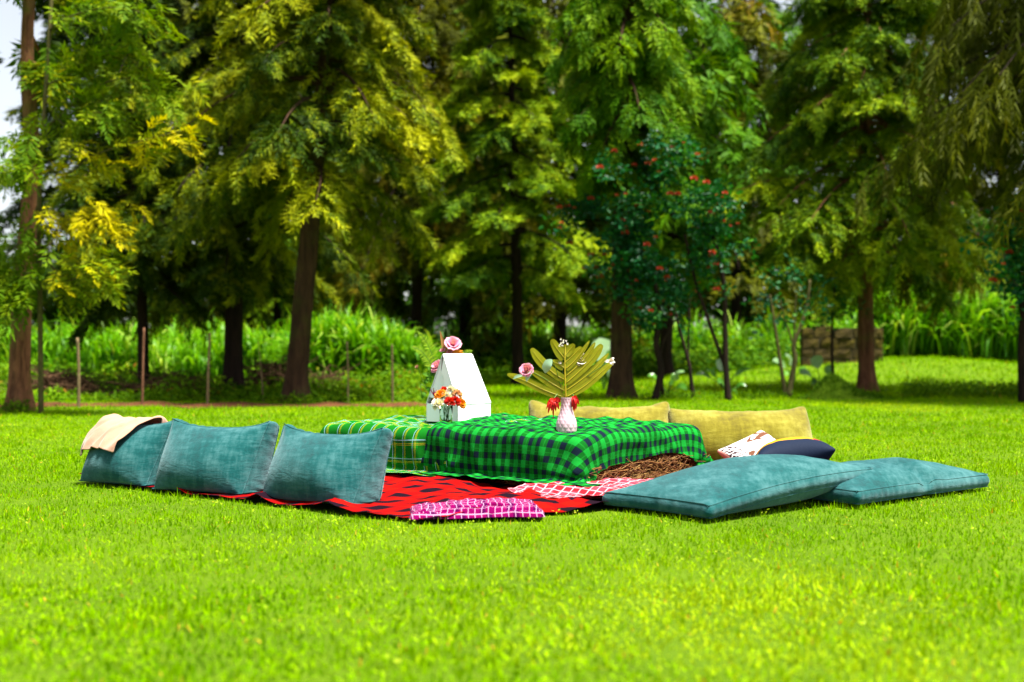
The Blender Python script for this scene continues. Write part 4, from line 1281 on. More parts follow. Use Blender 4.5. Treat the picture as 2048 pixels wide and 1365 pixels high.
def vase_stem(name, label, cat, tip, r=0.0022, dx=0.0, out=0.3):
    b = np.array([VB[0]+dx, VB[1]+0.012, VZ+0.02])
    o = empty(name, b, label, cat, GV)
    neck = np.array([VB[0]+(0.02 if tip[0] > VB[0] else -0.02), VB[1]+0.012, VZ+0.212])
    md = neck*(1-out) + tip*out + np.array([0, 0.02, 0.03])
    P = smooth_path(np.array([b, np.array([VB[0]+dx, VB[1]+0.01, VZ+0.13]), neck, md, tip]), 14)
    V, Q, T = tube(P, r, 6); child('stem', V, [Q, T], STEM, o)
    return o
tip = mon(365, 505, -0.02)
o = vase_stem('flower', 'pink rose in front of the left lobe of the monstera leaf', 'flower', tip)
rose_mesh(tip+np.array([0, 0.008, -0.012]), np.array([-0.2, -0.85, 0.35]), 0.041, rng, ruff=0.18).build('petals', PINK, o)
for pts, w in (([(420, 520), (375, 580), (355, 645)], 26), ([(310, 575), (250, 585), (205, 615)], 18)):
    V, Q = leaf_strip(np.array([mon(a, b, -0.045) for a, b in pts]), np.array([0.5, 1, 0.9, 0.05])*w*MS, np.array([0.1, -1, 0.2]), 0.2, 8)
    child('leaf', V, Q, LEAFG, o, attr=np.full(24, 0.8))
V, Q = leaf_strip(np.array([mon(645, 395, -0.05), mon(590, 455, -0.06), mon(570, 550, -0.05)]), np.array([0.1, 0.9, 1.0, 0.05])*52*MS, np.array([0.2, -1, 0.2]), 0.25, 10)
o = vase_stem('leafy_stem', 'single pale green leaf hanging before the monstera leaf', 'leaf', mon(645, 395, -0.045), out=0.5)
child('leaf', V, Q, LEAFG, o, attr=np.full(30, 0.7))
tip = mon(975, 385, 0.05)
o = vase_stem('flower', 'white and pink lily seen through the slits of the monstera leaf', 'flower', tip, dx=0.01)
rose_mesh(tip+np.array([0, 0.0, -0.01]), np.array([0.1, -0.8, 0.3]), 0.042, rng).build('petals', WHITEP, o)
tip = mon(1300, 415, -0.01)
o = vase_stem('flower', 'white lily at the right tip of the monstera leaf', 'flower', tip, dx=0.012)
for e in ((1240, 420), (1350, 375), (1340, 460), (1285, 400), (1365, 430)):
    V, Q = leaf_strip(np.array([mon(1305, 420, -0.02), mon((1305+e[0])/2, (420+e[1])/2-8, -0.035), mon(e[0], e[1], -0.03)]), np.array([0.4, 1, 0.1])*20*MS, np.array([0, -1, 0.2]), 0.3, 7)
    child('petal', V, Q, WHITEP, o, attr=np.full(21, 0.8))
for (cxx, cyy), lb in (((775, 215), 'tiny white filler flowers at the very tip of the monstera leaf'), ((735, 400), 'tiny white filler flowers in the gap left of the monstera midrib')):
    o = vase_stem('flower', lb, 'flower', mon(cxx, cyy+30, 0.03), r=0.0012)
    mb = MB()
    for k in range(16):
        c_ = mon(cxx+rng.normal(0, 24), cyy+rng.normal(0, 30), 0.02+rng.uniform(-0.02, 0.02)); s = 0.0035
        for q in range(4):
            a_ = q*1.57+rng.uniform(); d = np.array([math.cos(a_), -0.5, math.sin(a_)])*s*2; e = np.array([-math.sin(a_), 0, math.cos(a_)])*s
            mb.add([c_, c_+d*0.6+e*0.7, c_+d, c_+d*0.6-e*0.7], [[0, 1, 2, 3]], None, 1.0)
    tag(mb.build('blossoms', WHITEP, o), kind='stuff')
def drooping(label, neck, tips, dd):
    o = vase_stem('flower', label, 'flower', mon(*neck, dd), r=0.003, out=0.4)
    for (x, y, w, t) in tips:
        P = np.array([mon(neck[0], neck[1], dd), mon(neck[0]*0.45+x*0.55+rng.uniform(-8, 8), min(neck[1], y)*0.6+y*0.4-10, dd-0.03), mon(x, y, dd-0.02+rng.uniform(-0.02, 0.01))])
        V, Q = leaf_strip(P, np.array([0.3, 1.0, 0.8, 0.05])*w*MS, np.array([rng.uniform(-.3, .3), -1, 0.1]), 0.3, 8)
        child('petal', V, Q, REDP, o, attr=np.full(24, t))
drooping('red flower with drooping pointed petals hanging over the left of the vase rim', (665, 845),
         [(600, 1010, 20, .5), (640, 980, 26, .9), (660, 1075, 14, .1), (690, 985, 22, .6), (590, 905, 24, 1.0), (725, 960, 26, .4), (740, 880, 28, .3), (580, 960, 16, .8), (700, 905, 22, .7)], -0.02)
drooping('red tassel flower hanging over the right of the vase rim', (895, 815),
         [(890, 985, 18, .3), (920, 960, 24, .6), (955, 910, 22, .8), (870, 940, 24, .2), (905, 990, 18, .9), (935, 880, 26, .5), (915, 900, 26, .7)], -0.005)
# ------------------------------------------------------------------ trees and plants
def leaflets(rng, n, L, W, spread, droop=0.0, flat=1.0, tri=False):
    """a spray template: forward +x, side +y, up +z, made of n pairs of pointed leaflets along a curved axis"""
    V, T = [], []
    for k in range(n):
        t = (k+0.5)/n
        ax = np.array([t, 0, -droop*t*t])
        for s in (-1, 1):
            l = L*(0.55+0.9*math.sin(math.pi*min(1, 0.12+0.85*t)))*rng.uniform(0.7, 1.2)
            a = spread*rng.uniform(0.7, 1.25)*(1-0.35*t)
            d = unit(np.array([math.cos(a), s*math.sin(a), rng.normal(0, 0.22)*flat - 0.25*droop]))
            w = unit(np.cross(d, np.array([rng.normal(0, 0.35), rng.normal(0, 0.35), 1.0])))*W*rng.uniform(0.7, 1.3)
            m_ = ax + d*l*0.45
            i = len(V)
            if tri:
                V += [ax+d*l*0.1-w, ax+d*l*0.22+w, ax+d*l]; T += [[i, i+1, i+2]]; continue
            V += [ax, m_-w, ax+d*l, m_+w]
            T += [[i, i+1, i+2], [i, i+2, i+3]]
    if tri: return np.array(V), np.array(T)
    i = len(V); e = np.array([1.0, 0, -droop])
    V += [e, e+np.array([L*0.5, W, -0.2*droop*L]), e+np.array([L*1.0, 0, -0.5*droop*L]), e+np.array([L*0.5, -W, -0.2*droop*L])]
    T += [[i, i+1, i+2], [i, i+2, i+3]]
    return np.array(V), np.array(T)

def broad(rng, n, size, wide=0.5, lod=False):
    """a cluster of n oval leaves, each folded a little along its middle"""
    V, T = [], []
    for k in range(n):
        a = 2*np.pi*k/n + rng.uniform(-0.5, 0.5); el = rng.uniform(-0.5, 0.5)
        d = np.array([math.cos(a)*math.cos(el), math.sin(a)*math.cos(el), math.sin(el)-0.15])
        nn_ = unit(np.array([rng.normal(0, 0.4), rng.normal(0, 0.4), 1.0])); s = unit(np.cross(d, nn_))
        L = size*rng.uniform(0.7, 1.2); o = d*size*rng.uniform(0.2, 1.0)
        w = L*wide*0.5
        i = len(V)
        dn = -nn_*w*0.25
        if lod:
            V += [o, o+d*L*0.5+s*w-dn, o+d*L, o+d*L*0.5-s*w-dn]; T += [[i, i+1, i+2], [i, i+2, i+3]]; continue
        V += [o, o+d*L*0.3+s*w*0.85-dn, o+d*L*0.72+s*w*0.72-dn, o+d*L, o+d*L*0.72-s*w*0.72-dn, o+d*L*0.3-s*w*0.85-dn]
        T += [[i, i+1, i+2], [i, i+2, i+3], [i, i+3, i+4], [i, i+4, i+5]]
    return np.array(V), np.array(T)

def place(tmpls, P, Fw, Up, S, tint, rng, jit=0.10):
    """copies of the templates at points P; returns V, T, A"""
    P = np.asarray(P); n = len(P)
    Fw = unit(np.asarray(Fw)); Sd = unit(np.cross(np.asarray(Up), Fw)); Up = np.cross(Fw, Sd)
    S = np.asarray(S); tint = np.asarray(tint)
    pick = rng.randint(0, len(tmpls), n)
    Vs, Ts, As, c = [], [], [], 0
    for q, (tv, tt) in enumerate(tmpls):
        k = np.nonzero(pick == q)[0]
        if not len(k): continue
        V = P[k][:, None] + S[k][:, None, None]*(tv[None, :, :1]*Fw[k][:, None] + tv[None, :, 1:2]*Sd[k][:, None] + tv[None, :, 2:]*Up[k][:, None])
        m_ = len(tv)
        T = np.arange(len(k))[:, None, None]*m_ + tt[None] + c
        g_ = 3 if m_ % 3 == 0 and len(tt)*3 == m_ else 4
        lf = rng.normal(0, jit, (len(k), (m_+g_-1)//g_))
        A = np.clip(tint[k][:, None] + np.repeat(lf, g_, 1)[:, :m_], 0.0, 1.0)
        Vs.append(V.reshape(-1, 3)); Ts.append(T.reshape(-1, 3)); As.append(A.ravel())
        c += len(k)*m_
    return np.concatenate(Vs), np.concatenate(Ts), np.concatenate(As)

tr = np.random.RandomState(77)
SPRAY_FULL = [leaflets(tr, 9, 0.38, 0.050, 0.9, d, 1.4, True) for d in (0.15, 0.35, 0.5, 0.25)]       # cypress-like
SPRAY_FAR = [leaflets(tr, 6, 0.44, 0.085, 0.9, d, 1.0, True) for d in (0.15, 0.35, 0.5)]
SPRAY_FERN = [leaflets(tr, 8, 0.42, 0.060, 1.05, d, 0.7) for d in (0.3, 0.6, 0.45)]               # silky oak
SPRAY_HANG = [leaflets(tr, 8, 0.32, 0.030, 0.5, d, 1.2, True) for d in (0.1, 0.25)]                     # weeping
BROAD = [broad(tr, 6, 0.5, 0.75) for _ in range(5)]
BROAD_FAR = [broad(tr, 5, 0.7, 0.5, True) for _ in range(4)]

Y_ = 0.004
CYP = leaf_mat('cypress_foliage', [(0.0, (0.008, 0.022, 0.0004)), (0.35, (0.030, 0.064, 0.0004)), (0.66, (0.155, 0.195, 0.0008)), (1.0, (0.30, 0.31, 0.001))], 0.14)
CYPG = leaf_mat('green_cypress_foliage', [(0.0, (0.007, 0.027, 0.0004)), (0.35, (0.024, 0.074, 0.0005)), (0.66, (0.130, 0.225, 0.0008)), (1.0, (0.28, 0.35, 0.001))], 0.14)
OLIVE = leaf_mat('olive_foliage', [(0.0, (0.020, 0.025, 0.0005)), (0.4, (0.052, 0.066, 0.0006)), (0.8, (0.115, 0.125, 0.001)), (1.0, (0.15, 0.10, 0.002))], 0.18)
SILKY = leaf_mat('silky_oak_foliage', [(0.0, (0.025, 0.065, 0.0008)), (0.5, (0.070, 0.150, 0.001)), (0.75, (0.16, 0.22, 0.001)), (1.0, (0.44, 0.38, 0.001))], 0.3)
BRIGHT = leaf_mat('bright_foliage', [(0.0, (0.014, 0.070, 0.0008)), (0.5, (0.055, 0.150, 0.0008)), (1.0, (0.16, 0.27, 0.001))], 0.25)
DARKT = leaf_mat('dark_teal_foliage', [(0.0, (0.002, 0.030, 0.010)), (0.5, (0.006, 0.078, 0.020)), (0.85, (0.025, 0.150, 0.022)), (1.0, (0.09, 0.25, 0.004))], 0.25, 0.45, 0.15)
WEED = leaf_mat('weed_leaves', [(0.0, (0.020, 0.065, 0.0008)), (0.5, (0.080, 0.19, 0.001)), (0.9, (0.17, 0.28, 0.002)), (1.0, (0.20, 0.10, 0.01))], 0.32)
BARK_R = bark_mat('reddish_bark', (0.040, 0.014, 0.008), (0.25, 0.105, 0.050), (0.10, 0.085, 0.015))
BARK_B = bark_mat('brown_bark', (0.014, 0.007, 0.004), (0.075, 0.038, 0.018), (0.045, 0.042, 0.008))
BARK_D = bark_mat('dark_bark', (0.006, 0.004, 0.003), (0.030, 0.016, 0.010))
BARK_G = bark_mat('grey_green_bark', (0.04, 0.035, 0.010), (0.15, 0.13, 0.045), None, 2.0)

def trunk_obj(par, P, R, mat, rng, n=26, m_=48, flare=0.5, knots=0):
    P = smooth_path(P, m_); t = np.linspace(0, 1, m_)
    R = np.interp(t, np.linspace(0, 1, len(R)), R)
    zz_ = P[:, 2]-P[0, 2]
    R = R*(1+flare*np.exp(-zz_/0.22))
    P = P + 0.25*R[:, None]*np.stack([wob(zz_, zz_*0, 5, 1.3), wob(zz_, zz_*0, 6, 1.3), 0*zz_], -1)
    P[0, 2] -= 0.05
    T, Nn, B = frames(P)
    a = np.linspace(0, 2*np.pi, n, endpoint=False)
    ph = rng.uniform(0, 6.28)
    root = np.exp(-zz_/0.25)[:, None]
    rr_ = R[:, None]*(1 + (0.05+0.16*root)*np.sin(4*a+ph)[None] + 0.035*np.sin(7*a+ph*2)[None] + 0.05*np.clip(wob(a[None]*3.0+0*zz_[:, None], zz_[:, None]*1.4, 55, 2.2), -1, 1) + 0.025*rng.normal(size=(m_, n)))
    V = (P[:, None] + rr_[..., None]*(np.cos(a)[None, :, None]*Nn[:, None] + np.sin(a)[None, :, None]*B[:, None])).reshape(-1, 3)
    i = np.arange(m_-1)[:, None]*n; j = np.arange(n)[None]; k = (j+1) % n
    o = child('trunk', V, np.stack([i+j, i+k, i+n+k, i+n+j], -1).reshape(-1, 4), mat, par)
    return o, P

def crown_points(axis, z0, z1, R, rng, nb, ns=8, nsp=3, droop=0.45, e0=(-0.1, 0.3), prof='cone', back=1.0):
    """spray positions and directions on drooping, layered boughs; axis(z) gives the trunk centre"""
    P, Fw, L, B = [], [], [], []
    tp = rng.uniform(0, 6.28)
    for b in range(nb):
        u = (b+rng.uniform())/nb
        z = z0+(z1-z0)*u
        if prof == 'cone': r = R*min(1.0, 0.72+1.6*u)*(1-0.75*u)
        elif prof == 'round': r = R*math.sqrt(max(0.05, 1-(2*u-1)**2))
        else: r = R*(1-0.35*u)
        r *= rng.uniform(0.62, 1.12)
        az = tp + b*2.39996 + rng.uniform(-0.35, 0.35)
        out = np.array([math.cos(az), math.sin(az), 0])
        lat = np.array([-out[1], out[0], 0])
        el = rng.uniform(*e0); dr = droop*rng.uniform(0.6, 1.3)
        c = axis(z)
        bend = rng.normal(0, 0.12)
        f = lambda s: c + out*r*s + lat*r*bend*s*s + np.array([0, 0, r*(math.tan(el)*s - dr*s*s)])
        B.append(np.array([f(s) for s in np.linspace(0, 0.95, 6)]))
        for s in np.linspace(0.22, 1.0, ns):
            p = f(s); tn = unit(f(s+0.02)-p)
            for sg in (-1, 1):
                l = r*(0.16+0.26*(1-s)+0.06)*rng.uniform(0.6, 1.25)
                d = unit(tn*rng.uniform(0.5, 0.9) + lat*sg*rng.uniform(0.5, 1.0) + np.array([0, 0, rng.uniform(-0.25, 0.15)]))
                for q in range(nsp):
                    v = (q+rng.uniform(0.2, 0.8))/nsp
                    pp = p + d*l*v + np.array([0, 0, -dr*0.5*l*v*v])
                    P.append(pp); Fw.append(d + np.array([0, 0, -dr*1.1*v]) + rng.normal(0, 0.22, 3)); L.append(b)
            if s > 0.85:
                P.append(p); Fw.append(tn + rng.normal(0, 0.2, 3)); L.append(b)
    return np.array(P), np.array(Fw), np.array(L), B

def tree(name, label, base, trunk_px, R0, fol, bark, z0, z1, R, seed, nb=60, ns=8, nsp=3, spray=SPRAY_FULL, size=0.25, droop=0.45, tint=(0.5, 0.22), prof='cone',
         cat='tree', group=None, e0=(-0.1, 0.3), limbs=True, up=(0, 0, 1), hang=0.0):
    rng = np.random.RandomState(seed)
    o = empty(name, base, label, cat, group)
    if trunk_px is not None:
        tp = np.array([PD(x, y, base[1]) for x, y in trunk_px])
        tp[0] = base
    else:
        tp = np.array([base, base+np.array([rng.normal(0, 0.1), 0, z1*0.5]), base+np.array([rng.normal(0, 0.3), 0, z1*0.95])])
    if tp[-1][2] < z1*0.95:
        d = tp[-1]-tp[-2]; d = d/max(d[2], 0.2)
        tp = np.concatenate([tp, [tp[-1] + np.array([d[0]*0.3, 0, 1])*(z1*0.96-tp[-1][2])]])
    dist = np.concatenate([[0], np.cumsum(np.linalg.norm(np.diff(tp, axis=0), axis=1))])
    tt = np.linspace(0, dist[-1], 24)
    tp = np.stack([np.interp(tt, dist, tp[:, c]) for c in range(3)], -1)
    for _ in range(2): tp[1:-1] = (tp[:-2]+tp[1:-1]*2+tp[2:])/4
    trunk_obj(o, tp, [R0, R0*0.86, R0*0.66, R0*0.4, R0*0.12], bark, rng)
    axis = lambda z: np.array([np.interp(z, tp[:, 2], tp[:, 0]), np.interp(z, tp[:, 2], tp[:, 1]), z])
    P, Fw, Lb, B = crown_points(axis, z0, z1, R, rng, nb, ns, nsp, droop, e0, prof)
    tb = rng.normal(0, tint[1]*0.6, nb)[Lb]
    ti = tint[0] + tb + rng.normal(0, tint[1]*0.6, len(P))
    Up = np.array(up)[None] + rng.normal(0, 0.35, (len(P), 3))
    if hang: Fw = Fw*(1-hang) + np.array([0, 0, -1.0])*hang*1.4; Up = rng.normal(0, 1, (len(P), 3)); Up[:, 2] *= 0.2
    V, T, A = place(spray, P, Fw, Up, size*rng.uniform(0.7, 1.25, len(P)), np.clip(ti, 0, 1), rng)
    child('crown', V, T, fol, o, attr=A, smooth=False)['kind'] = 'stuff'
    if limbs:
        mb = MB()
        for b in B: mb.tube(b, np.linspace(0.035+0.02*R0/0.2, 0.006, 6), 5, cap=False)
        tag(mb.build('boughs', bark, o), kind='stuff')
    return o, axis

def gp(px, py): return G(px, py, 0.0)
def gbase(px, D): 
    x = (px-CX)/FPX*D
    return np.array([x, D, float(ground_h(np.array([x]), np.array([float(D)]))[0])])

# --- front row
tree('silky_oak', 'tree with reddish trunk and yellowing feathery leaves at the left edge', gp(40, 824), [(40, 824), (42, 640), (48, 520), (66, 330), (50, 120), (62, -60)], 0.128, SILKY, BARK_R,
     4.2, 9.0, 1.1, 201, nb=11, ns=8, nsp=3, spray=SPRAY_FERN, size=0.28, droop=0.5, tint=(0.45, 0.22), prof='round', e0=(-0.2, 0.35))
# the slim pale sapling grown up beside it
o = empty('sapling', gp(82, 829), 'slim pale stemmed sapling with yellow leaves beside the reddish trunk', 'tree')
rng = np.random.RandomState(202); SD = 15.5
sp = smooth_path(np.array([gp(82, 829), PD(80, 600, SD), PD(78, 400, SD), PD(92, 170, SD), PD(104, -30, SD), PD(108, -200, SD)]), 30)
V, Q, T = tube(sp, np.linspace(0.035, 0.018, 30), 8); child('trunk', V, [Q, T], BARK_G, o)
P, Fw, Tn = [], [], []
limb = []
for (x0, y0), pts, tn in (((86, 330), [(130, 350), (190, 310), (290, 280), (360, 262)], 0.88), ((82, 420), [(120, 440), (180, 435), (230, 440)], 0.97), ((92, 170), [(140, 150), (170, 120), (260, 90)], 0.62),
                          ((98, 60), [(150, 30), (230, 15), (300, 30)], 0.55), ((80, 500), [(130, 560), (175, 545), (215, 545)], 0.74), ((90, 200), [(130, 250), (190, 225), (240, 235)], 0.60),
                          ((84, 300), [(60, 280), (30, 330), (10, 345)], 0.55), ((80, 400), [(50, 470), (25, 500), (0, 520)], 0.55), ((88, 260), [(200, 170), (290, 160), (330, 200)], 0.6), ((80, 540), [(60, 560), (40, 580), (15, 600)], 0.5)):
    dz = rng.uniform(-0.8, 0.3)
    path = smooth_path(np.array([PD(x0, y0, SD)] + [PD(x, y, SD+dz*(i+1)/3) for i, (x, y) in enumerate(pts)]), 14)
    limb.append(path)
    tg = unit(np.gradient(path, axis=0))
    for k in range(3, 14):
        for r_ in range(6):
            P.append(path[k] + rng.normal(0, 0.13, 3)); d = tg[k] + rng.normal(0, 0.55, 3) + np.array([0, 0, -0.25]); Fw.append(d); Tn.append(tn + rng.normal(0, 0.08))
V, T, A = place(SPRAY_FERN, P, Fw, rng.normal(0, 0.4, (len(P), 3))+[0, 0, 1], 0.24*rng.uniform(0.7, 1.3, len(P)), np.clip(Tn, 0, 1), rng, 0.06)
child('crown', V, T, SILKY, o, attr=A, smooth=False)['kind'] = 'stuff'
for path in limb:
    V, Q, T = tube(path, np.linspace(0.014, 0.004, len(path)), 6); child('branch', V, [Q, T], BARK_G, o)

GC = 'tall conifers along the edge of the lawn'
tree('cypress_tree', 'dark thin trunked cypress behind the second fence stake from the left', gp(288, 794), [(288, 794), (284, 600), (270, 420), (262, 200), (270, -50)], 0.095, CYP, BARK_D,
     1.75, 9.0, 1.75, 203, nb=80, ns=10, nsp=4, tint=(0.28, 0.25), droop=0.6, group=GC)
tree('cypress_tree', 'dark trunked cypress just left of the tall leaning brown trunk', gp(466, 792), [(466, 792), (468, 600), (472, 400), (480, 100), (485, -100)], 0.165, CYP, BARK_D,
     2.1, 9.0, 2.3, 204, nb=76, ns=11, nsp=5, tint=(0.42, 0.25), droop=0.6, group=GC)
tree('cypress_tree', 'tall cypress with a leaning bare brown trunk left of the white box', gp(591, 806), [(591, 806), (598, 700), (608, 560), (620, 420), (636, 260), (655, 60), (668, -150)], 0.165, CYP, BARK_B,
     3.35, 9.2, 2.45, 205, nb=84, ns=12, nsp=5, tint=(0.62, 0.24), droop=0.55, group=GC)
tree('cypress_tree', 'olive brown shaggy cypress behind the white box, its foliage hanging low', gbase(835, 31), [(835, 765), (832, 600), (836, 300), (840, 0)], 0.14, OLIVE, BARK_D,
     3.3, 12.5, 3.1, 206, nb=105, ns=10, nsp=4, tint=(0.55, 0.28), droop=0.8, group=GC, size=0.33)
tree('cypress_tree', 'layered bright edged conifer with a black trunk between box and vase', gbase(1037, 27.5), [(1037, 772), (1033, 600), (1025, 300), (1020, 0)], 0.125, CYPG, BARK_D,
     2.3, 10.5, 2.3, 207, nb=60, ns=11, nsp=5, tint=(0.58, 0.22), droop=0.40, group=GC, e0=(-0.15, 0.2), size=0.31)
tree('feathery_tree', 'thick trunked tree with drooping bright feathery foliage behind the vase', gbase(1241, 20.6), [(1241, 797), (1243, 640), (1240, 400), (1250, 150), (1255, -50)], 0.185, BRIGHT, BARK_B,
     3.6, 8.2, 1.2, 208, nb=60, ns=9, nsp=4, spray=SPRAY_FERN, size=0.23, tint=(0.55, 0.25), droop=0.75, prof='round')
tree('cypress_tree', 'broad layered conifer with a straight brown trunk on the right', gp(1733, 785), [(1733, 785), (1730, 600), (1728, 300), (1735, 0), (1735, -100)], 0.155, CYPG, BARK_R,
     2.55, 10.5, 2.9, 209, nb=112, ns=12, nsp=5, tint=(0.60, 0.22), droop=0.50, group=GC, e0=(-0.05, 0.3), size=0.28)
# weeping tree, its trunk out of frame to the right
tree('weeping_cypress', 'weeping olive cypress hanging into the top right corner', gbase(2230, 19.0), None, 0.20, OLIVE, BARK_D,
     3.9, 9.5, 3.1, 210, nb=84, ns=8, nsp=3, spray=SPRAY_HANG, size=0.60, tint=(0.35, 0.2), droop=0.75, prof='x', hang=0.55, e0=(0.1, 0.5))
# one low weeping bough over the grass bank
o = empty('weeping_bough', gbase(2052, 25.0), 'arching weeping olive bough right of the broad conifer', 'tree')
rng = np.random.RandomState(211); WD = 25.0
V, Q, T = tube(smooth_path(np.array([gbase(2052, WD), PD(2040, 600, WD), PD(1985, 470, WD)]), 12), np.linspace(0.07, 0.04, 12), 8); child('trunk', V, [Q, T], BARK_D, o)
P, Fw = [], []
for q, pts in enumerate(([(1975, 480), (1900, 446), (1830, 446), (1785, 490)], [(1975, 480), (1920, 455), (1860, 460), (1820, 520)], [(1975, 480), (1950, 440), (1900, 455), (1880, 520)], [(1975, 480), (1990, 430), (1960, 420), (1930, 470)])):
    path = smooth_path(np.array([PD(x, y, WD+(q-1)*0.5*min(1, i)) for i, (x, y) in enumerate(pts)]), 16)
    V, Q, T = tube(path, np.linspace(0.03, 0.008, 16), 6); child('branch', V, [Q, T], BARK_D, o)
    for k in range(2, 16):
        for r_ in range(7):
            l = rng.uniform(0, 0.9)
            P.append(path[k] + np.array([rng.normal(0, 0.10), rng.normal(0, 0.12), -l])); Fw.append(np.array([rng.normal(0, 0.25), rng.normal(0, 0.25), -1]))
V, T, A = place(SPRAY_HANG, P, Fw, rng.normal(0, 1, (len(P), 3))*[1, 1, 0.2], 0.50*rng.uniform(0.7, 1.2, len(P)), np.clip(rng.normal(0.75, 0.2, len(P)), 0, 1), rng)
child('crown', V, T, OLIVE, o, attr=A, smooth=False)['kind'] = 'stuff'

# --- trees with dark bluish leaves and red blossom
BLOSS = petal_mat('coral_blossom', (0.20, 0.010, 0.006), (0.42, 0.05, 0.022))
br = np.random.RandomState(7)
blv = pom_mesh(np.zeros(3), np.array([0, 0, 1.0]), 0.075, br, 26)
BV = np.concatenate(blv.V); BQ = np.concatenate(blv.Q); BA = np.concatenate(blv.A)
bl_me = None
def blossom(par, p, s):
    global bl_me
    if bl_me is None:
        o = mk('blossom', BV + np.array(par.location), BQ, BLOSS, par, attr=BA)
        bl_me = o.data
    else:
        o = bpy.data.objects.new('blossom', bl_me); COL.objects.link(o); o.parent = par
    o.location = [float(c) for c in (np.asarray(p)-np.array(par.location))]
    o.scale = (s, s, s)
    return o
def blob_tree(name, label, D, stems, blobs, fol, bark, tmpl, size, dens, tint, seed, flowers=0, group=None, fl_box=None):
    """several thin stems given as pixel paths, and a crown made of leaf clusters round pixel blobs (px, py, radius px)"""
    rng = np.random.RandomState(seed)
    b0 = stems[0][0][0]; base = gbase(b0[0], D)
    o = empty(name, base, label, 'tree', group)
    for q, (pts, r0, r1) in enumerate(stems):
        P = [PD(x, y, D + (0.05*q)) for x, y in pts]
        if q == 0: P[0] = base
        P = smooth_path(np.array(P), 22)
        V, Q, T = tube(P, np.linspace(r0, r1, 22)*(1+0.25*np.exp(-np.arange(22)/2.0)), 10, True, 0.04, rng)
        child('trunk' if q == 0 else 'branch', V, [Q, T], bark, o)
    P, Fw, Ti = [], [], []
    fl = []
    bl2 = []
    for (x, y, r) in blobs:                                 # every blob becomes a few smaller clumps at their own depths
        for q in range(4):
            bl2.append((x+rng.normal(0, r*0.55), y+rng.normal(0, r*0.45), r*rng.uniform(0.35, 0.62), rng.normal(0, 0.35)))
    for (x, y, r, dz) in bl2:
        rm = r/FPX*D; c = PD(x, y, D+dz)
        n = int(dens*rm*rm*rm*4.19 + dens*0.42*rm*rm)
        d = unit(rng.normal(size=(n, 3))); rad = rm*rng.uniform(0.35, 1.0, n)**0.6
        p = c + d*rad[:, None]*np.array([1.1, 1.0, 0.75])
        P.append(p); Fw.append(d + rng.normal(0, 0.5, (n, 3))); Ti.append(tint + rng.normal(0, 0.22, n) + rng.normal(0, 0.1))
        d2 = unit(rng.normal(size=(60, 3))); d2 = d2[(d2[:, 1] < -0.1) & (d2[:, 2] > -0.35)]
        for k in range(min(len(d2), int(flowers*r/60*0.7+rng.uniform()))): fl.append(c + d2[k]*rm*np.array([1.12, 1.0, 0.78])*rng.uniform(0.95, 1.08))
    P = np.concatenate(P); Fw = np.concatenate(Fw); Ti = np.concatenate(Ti)
    V, T, A = place(tmpl, P, Fw, rng.normal(0, 0.35, (len(P), 3))+[0, 0, 1], size*rng.uniform(0.7, 1.3, len(P)), np.clip(Ti, 0, 1), rng, 0.08)
    child('crown', V, T, fol, o, attr=A, smooth=False)['kind'] = 'stuff'
    if flowers:
        for p in fl: blossom(o, p, rng.uniform(0.35, 0.95))
    return o
GR = 'small dark trees with coral red blossom'
blob_tree('flowering_tree', 'small curved tree with dark bluish leaves and red blossom behind the vase', 20.0,
          [([(1310, 796), (1322, 740), (1312, 690), (1318, 620), (1300, 520)], 0.062, 0.03), ([(1326, 790), (1322, 700), (1350, 640)], 0.025, 0.015)],
          [(1185, 450, 62), (1240, 480, 70), (1300, 520, 75), (1265, 570, 60), (1340, 580, 60), (1230, 410, 50), (1310, 620, 50), (1140, 460, 42), (1200, 540, 48), (1245, 590, 44), (1290, 600, 46)], DARKT, BARK_D, BROAD, 0.15, 210, 0.42, 301, flowers=2.6, group=GR)
blob_tree('flowering_tree', 'small dark tree with forked thin stems, red blossom high in its crown', 19.7,
          [([(1457, 803), (1452, 740), (1450, 660), (1446, 560), (1420, 450)], 0.050, 0.03), ([(1454, 745), (1420, 650), (1390, 560), (1370, 470)], 0.032, 0.02)],
          [(1240, 330, 55), (1300, 320, 65), (1370, 310, 60), (1290, 390, 70), (1350, 400, 70), (1410, 390, 55), (1380, 460, 62), (1440, 460, 55), (1450, 520, 40), (1395, 540, 45)], DARKT, BARK_D, BROAD, 0.15, 190, 0.45, 302, flowers=2.6, group=GR)
blob_tree('young_tree', 'thin leaning young tree between the two red flowering trees', 20.8,
          [([(1386, 798), (1378, 730), (1362, 670), (1345, 600)], 0.036, 0.02), ([(1376, 715), (1378, 640), (1380, 590)], 0.018, 0.012)],
          [(1350, 640, 38), (1385, 600, 42), (1400, 640, 26)], DARKT, BARK_D, BROAD, 0.13, 150, 0.35, 303)
blob_tree('young_tree', 'young tree with a V shaped fork and dark drooping leaves', 20.8,
          [([(1576, 797), (1590, 720), (1588, 690), (1612, 620), (1620, 560)], 0.048, 0.02), ([(1572, 796), (1560, 720), (1548, 640), (1540, 590)], 0.036, 0.016), ([(1588, 692), (1570, 640), (1560, 600)], 0.018, 0.01), ([(1588, 692), (1590, 630), (1592, 590)], 0.016, 0.01)],
          [(1530, 610, 42), (1570, 570, 45), (1615, 590, 48), (1500, 640, 34), (1560, 620, 34), (1640, 620, 30), (1510, 690, 26)], DARKT, BARK_G, BROAD, 0.14, 120, 0.35, 304)
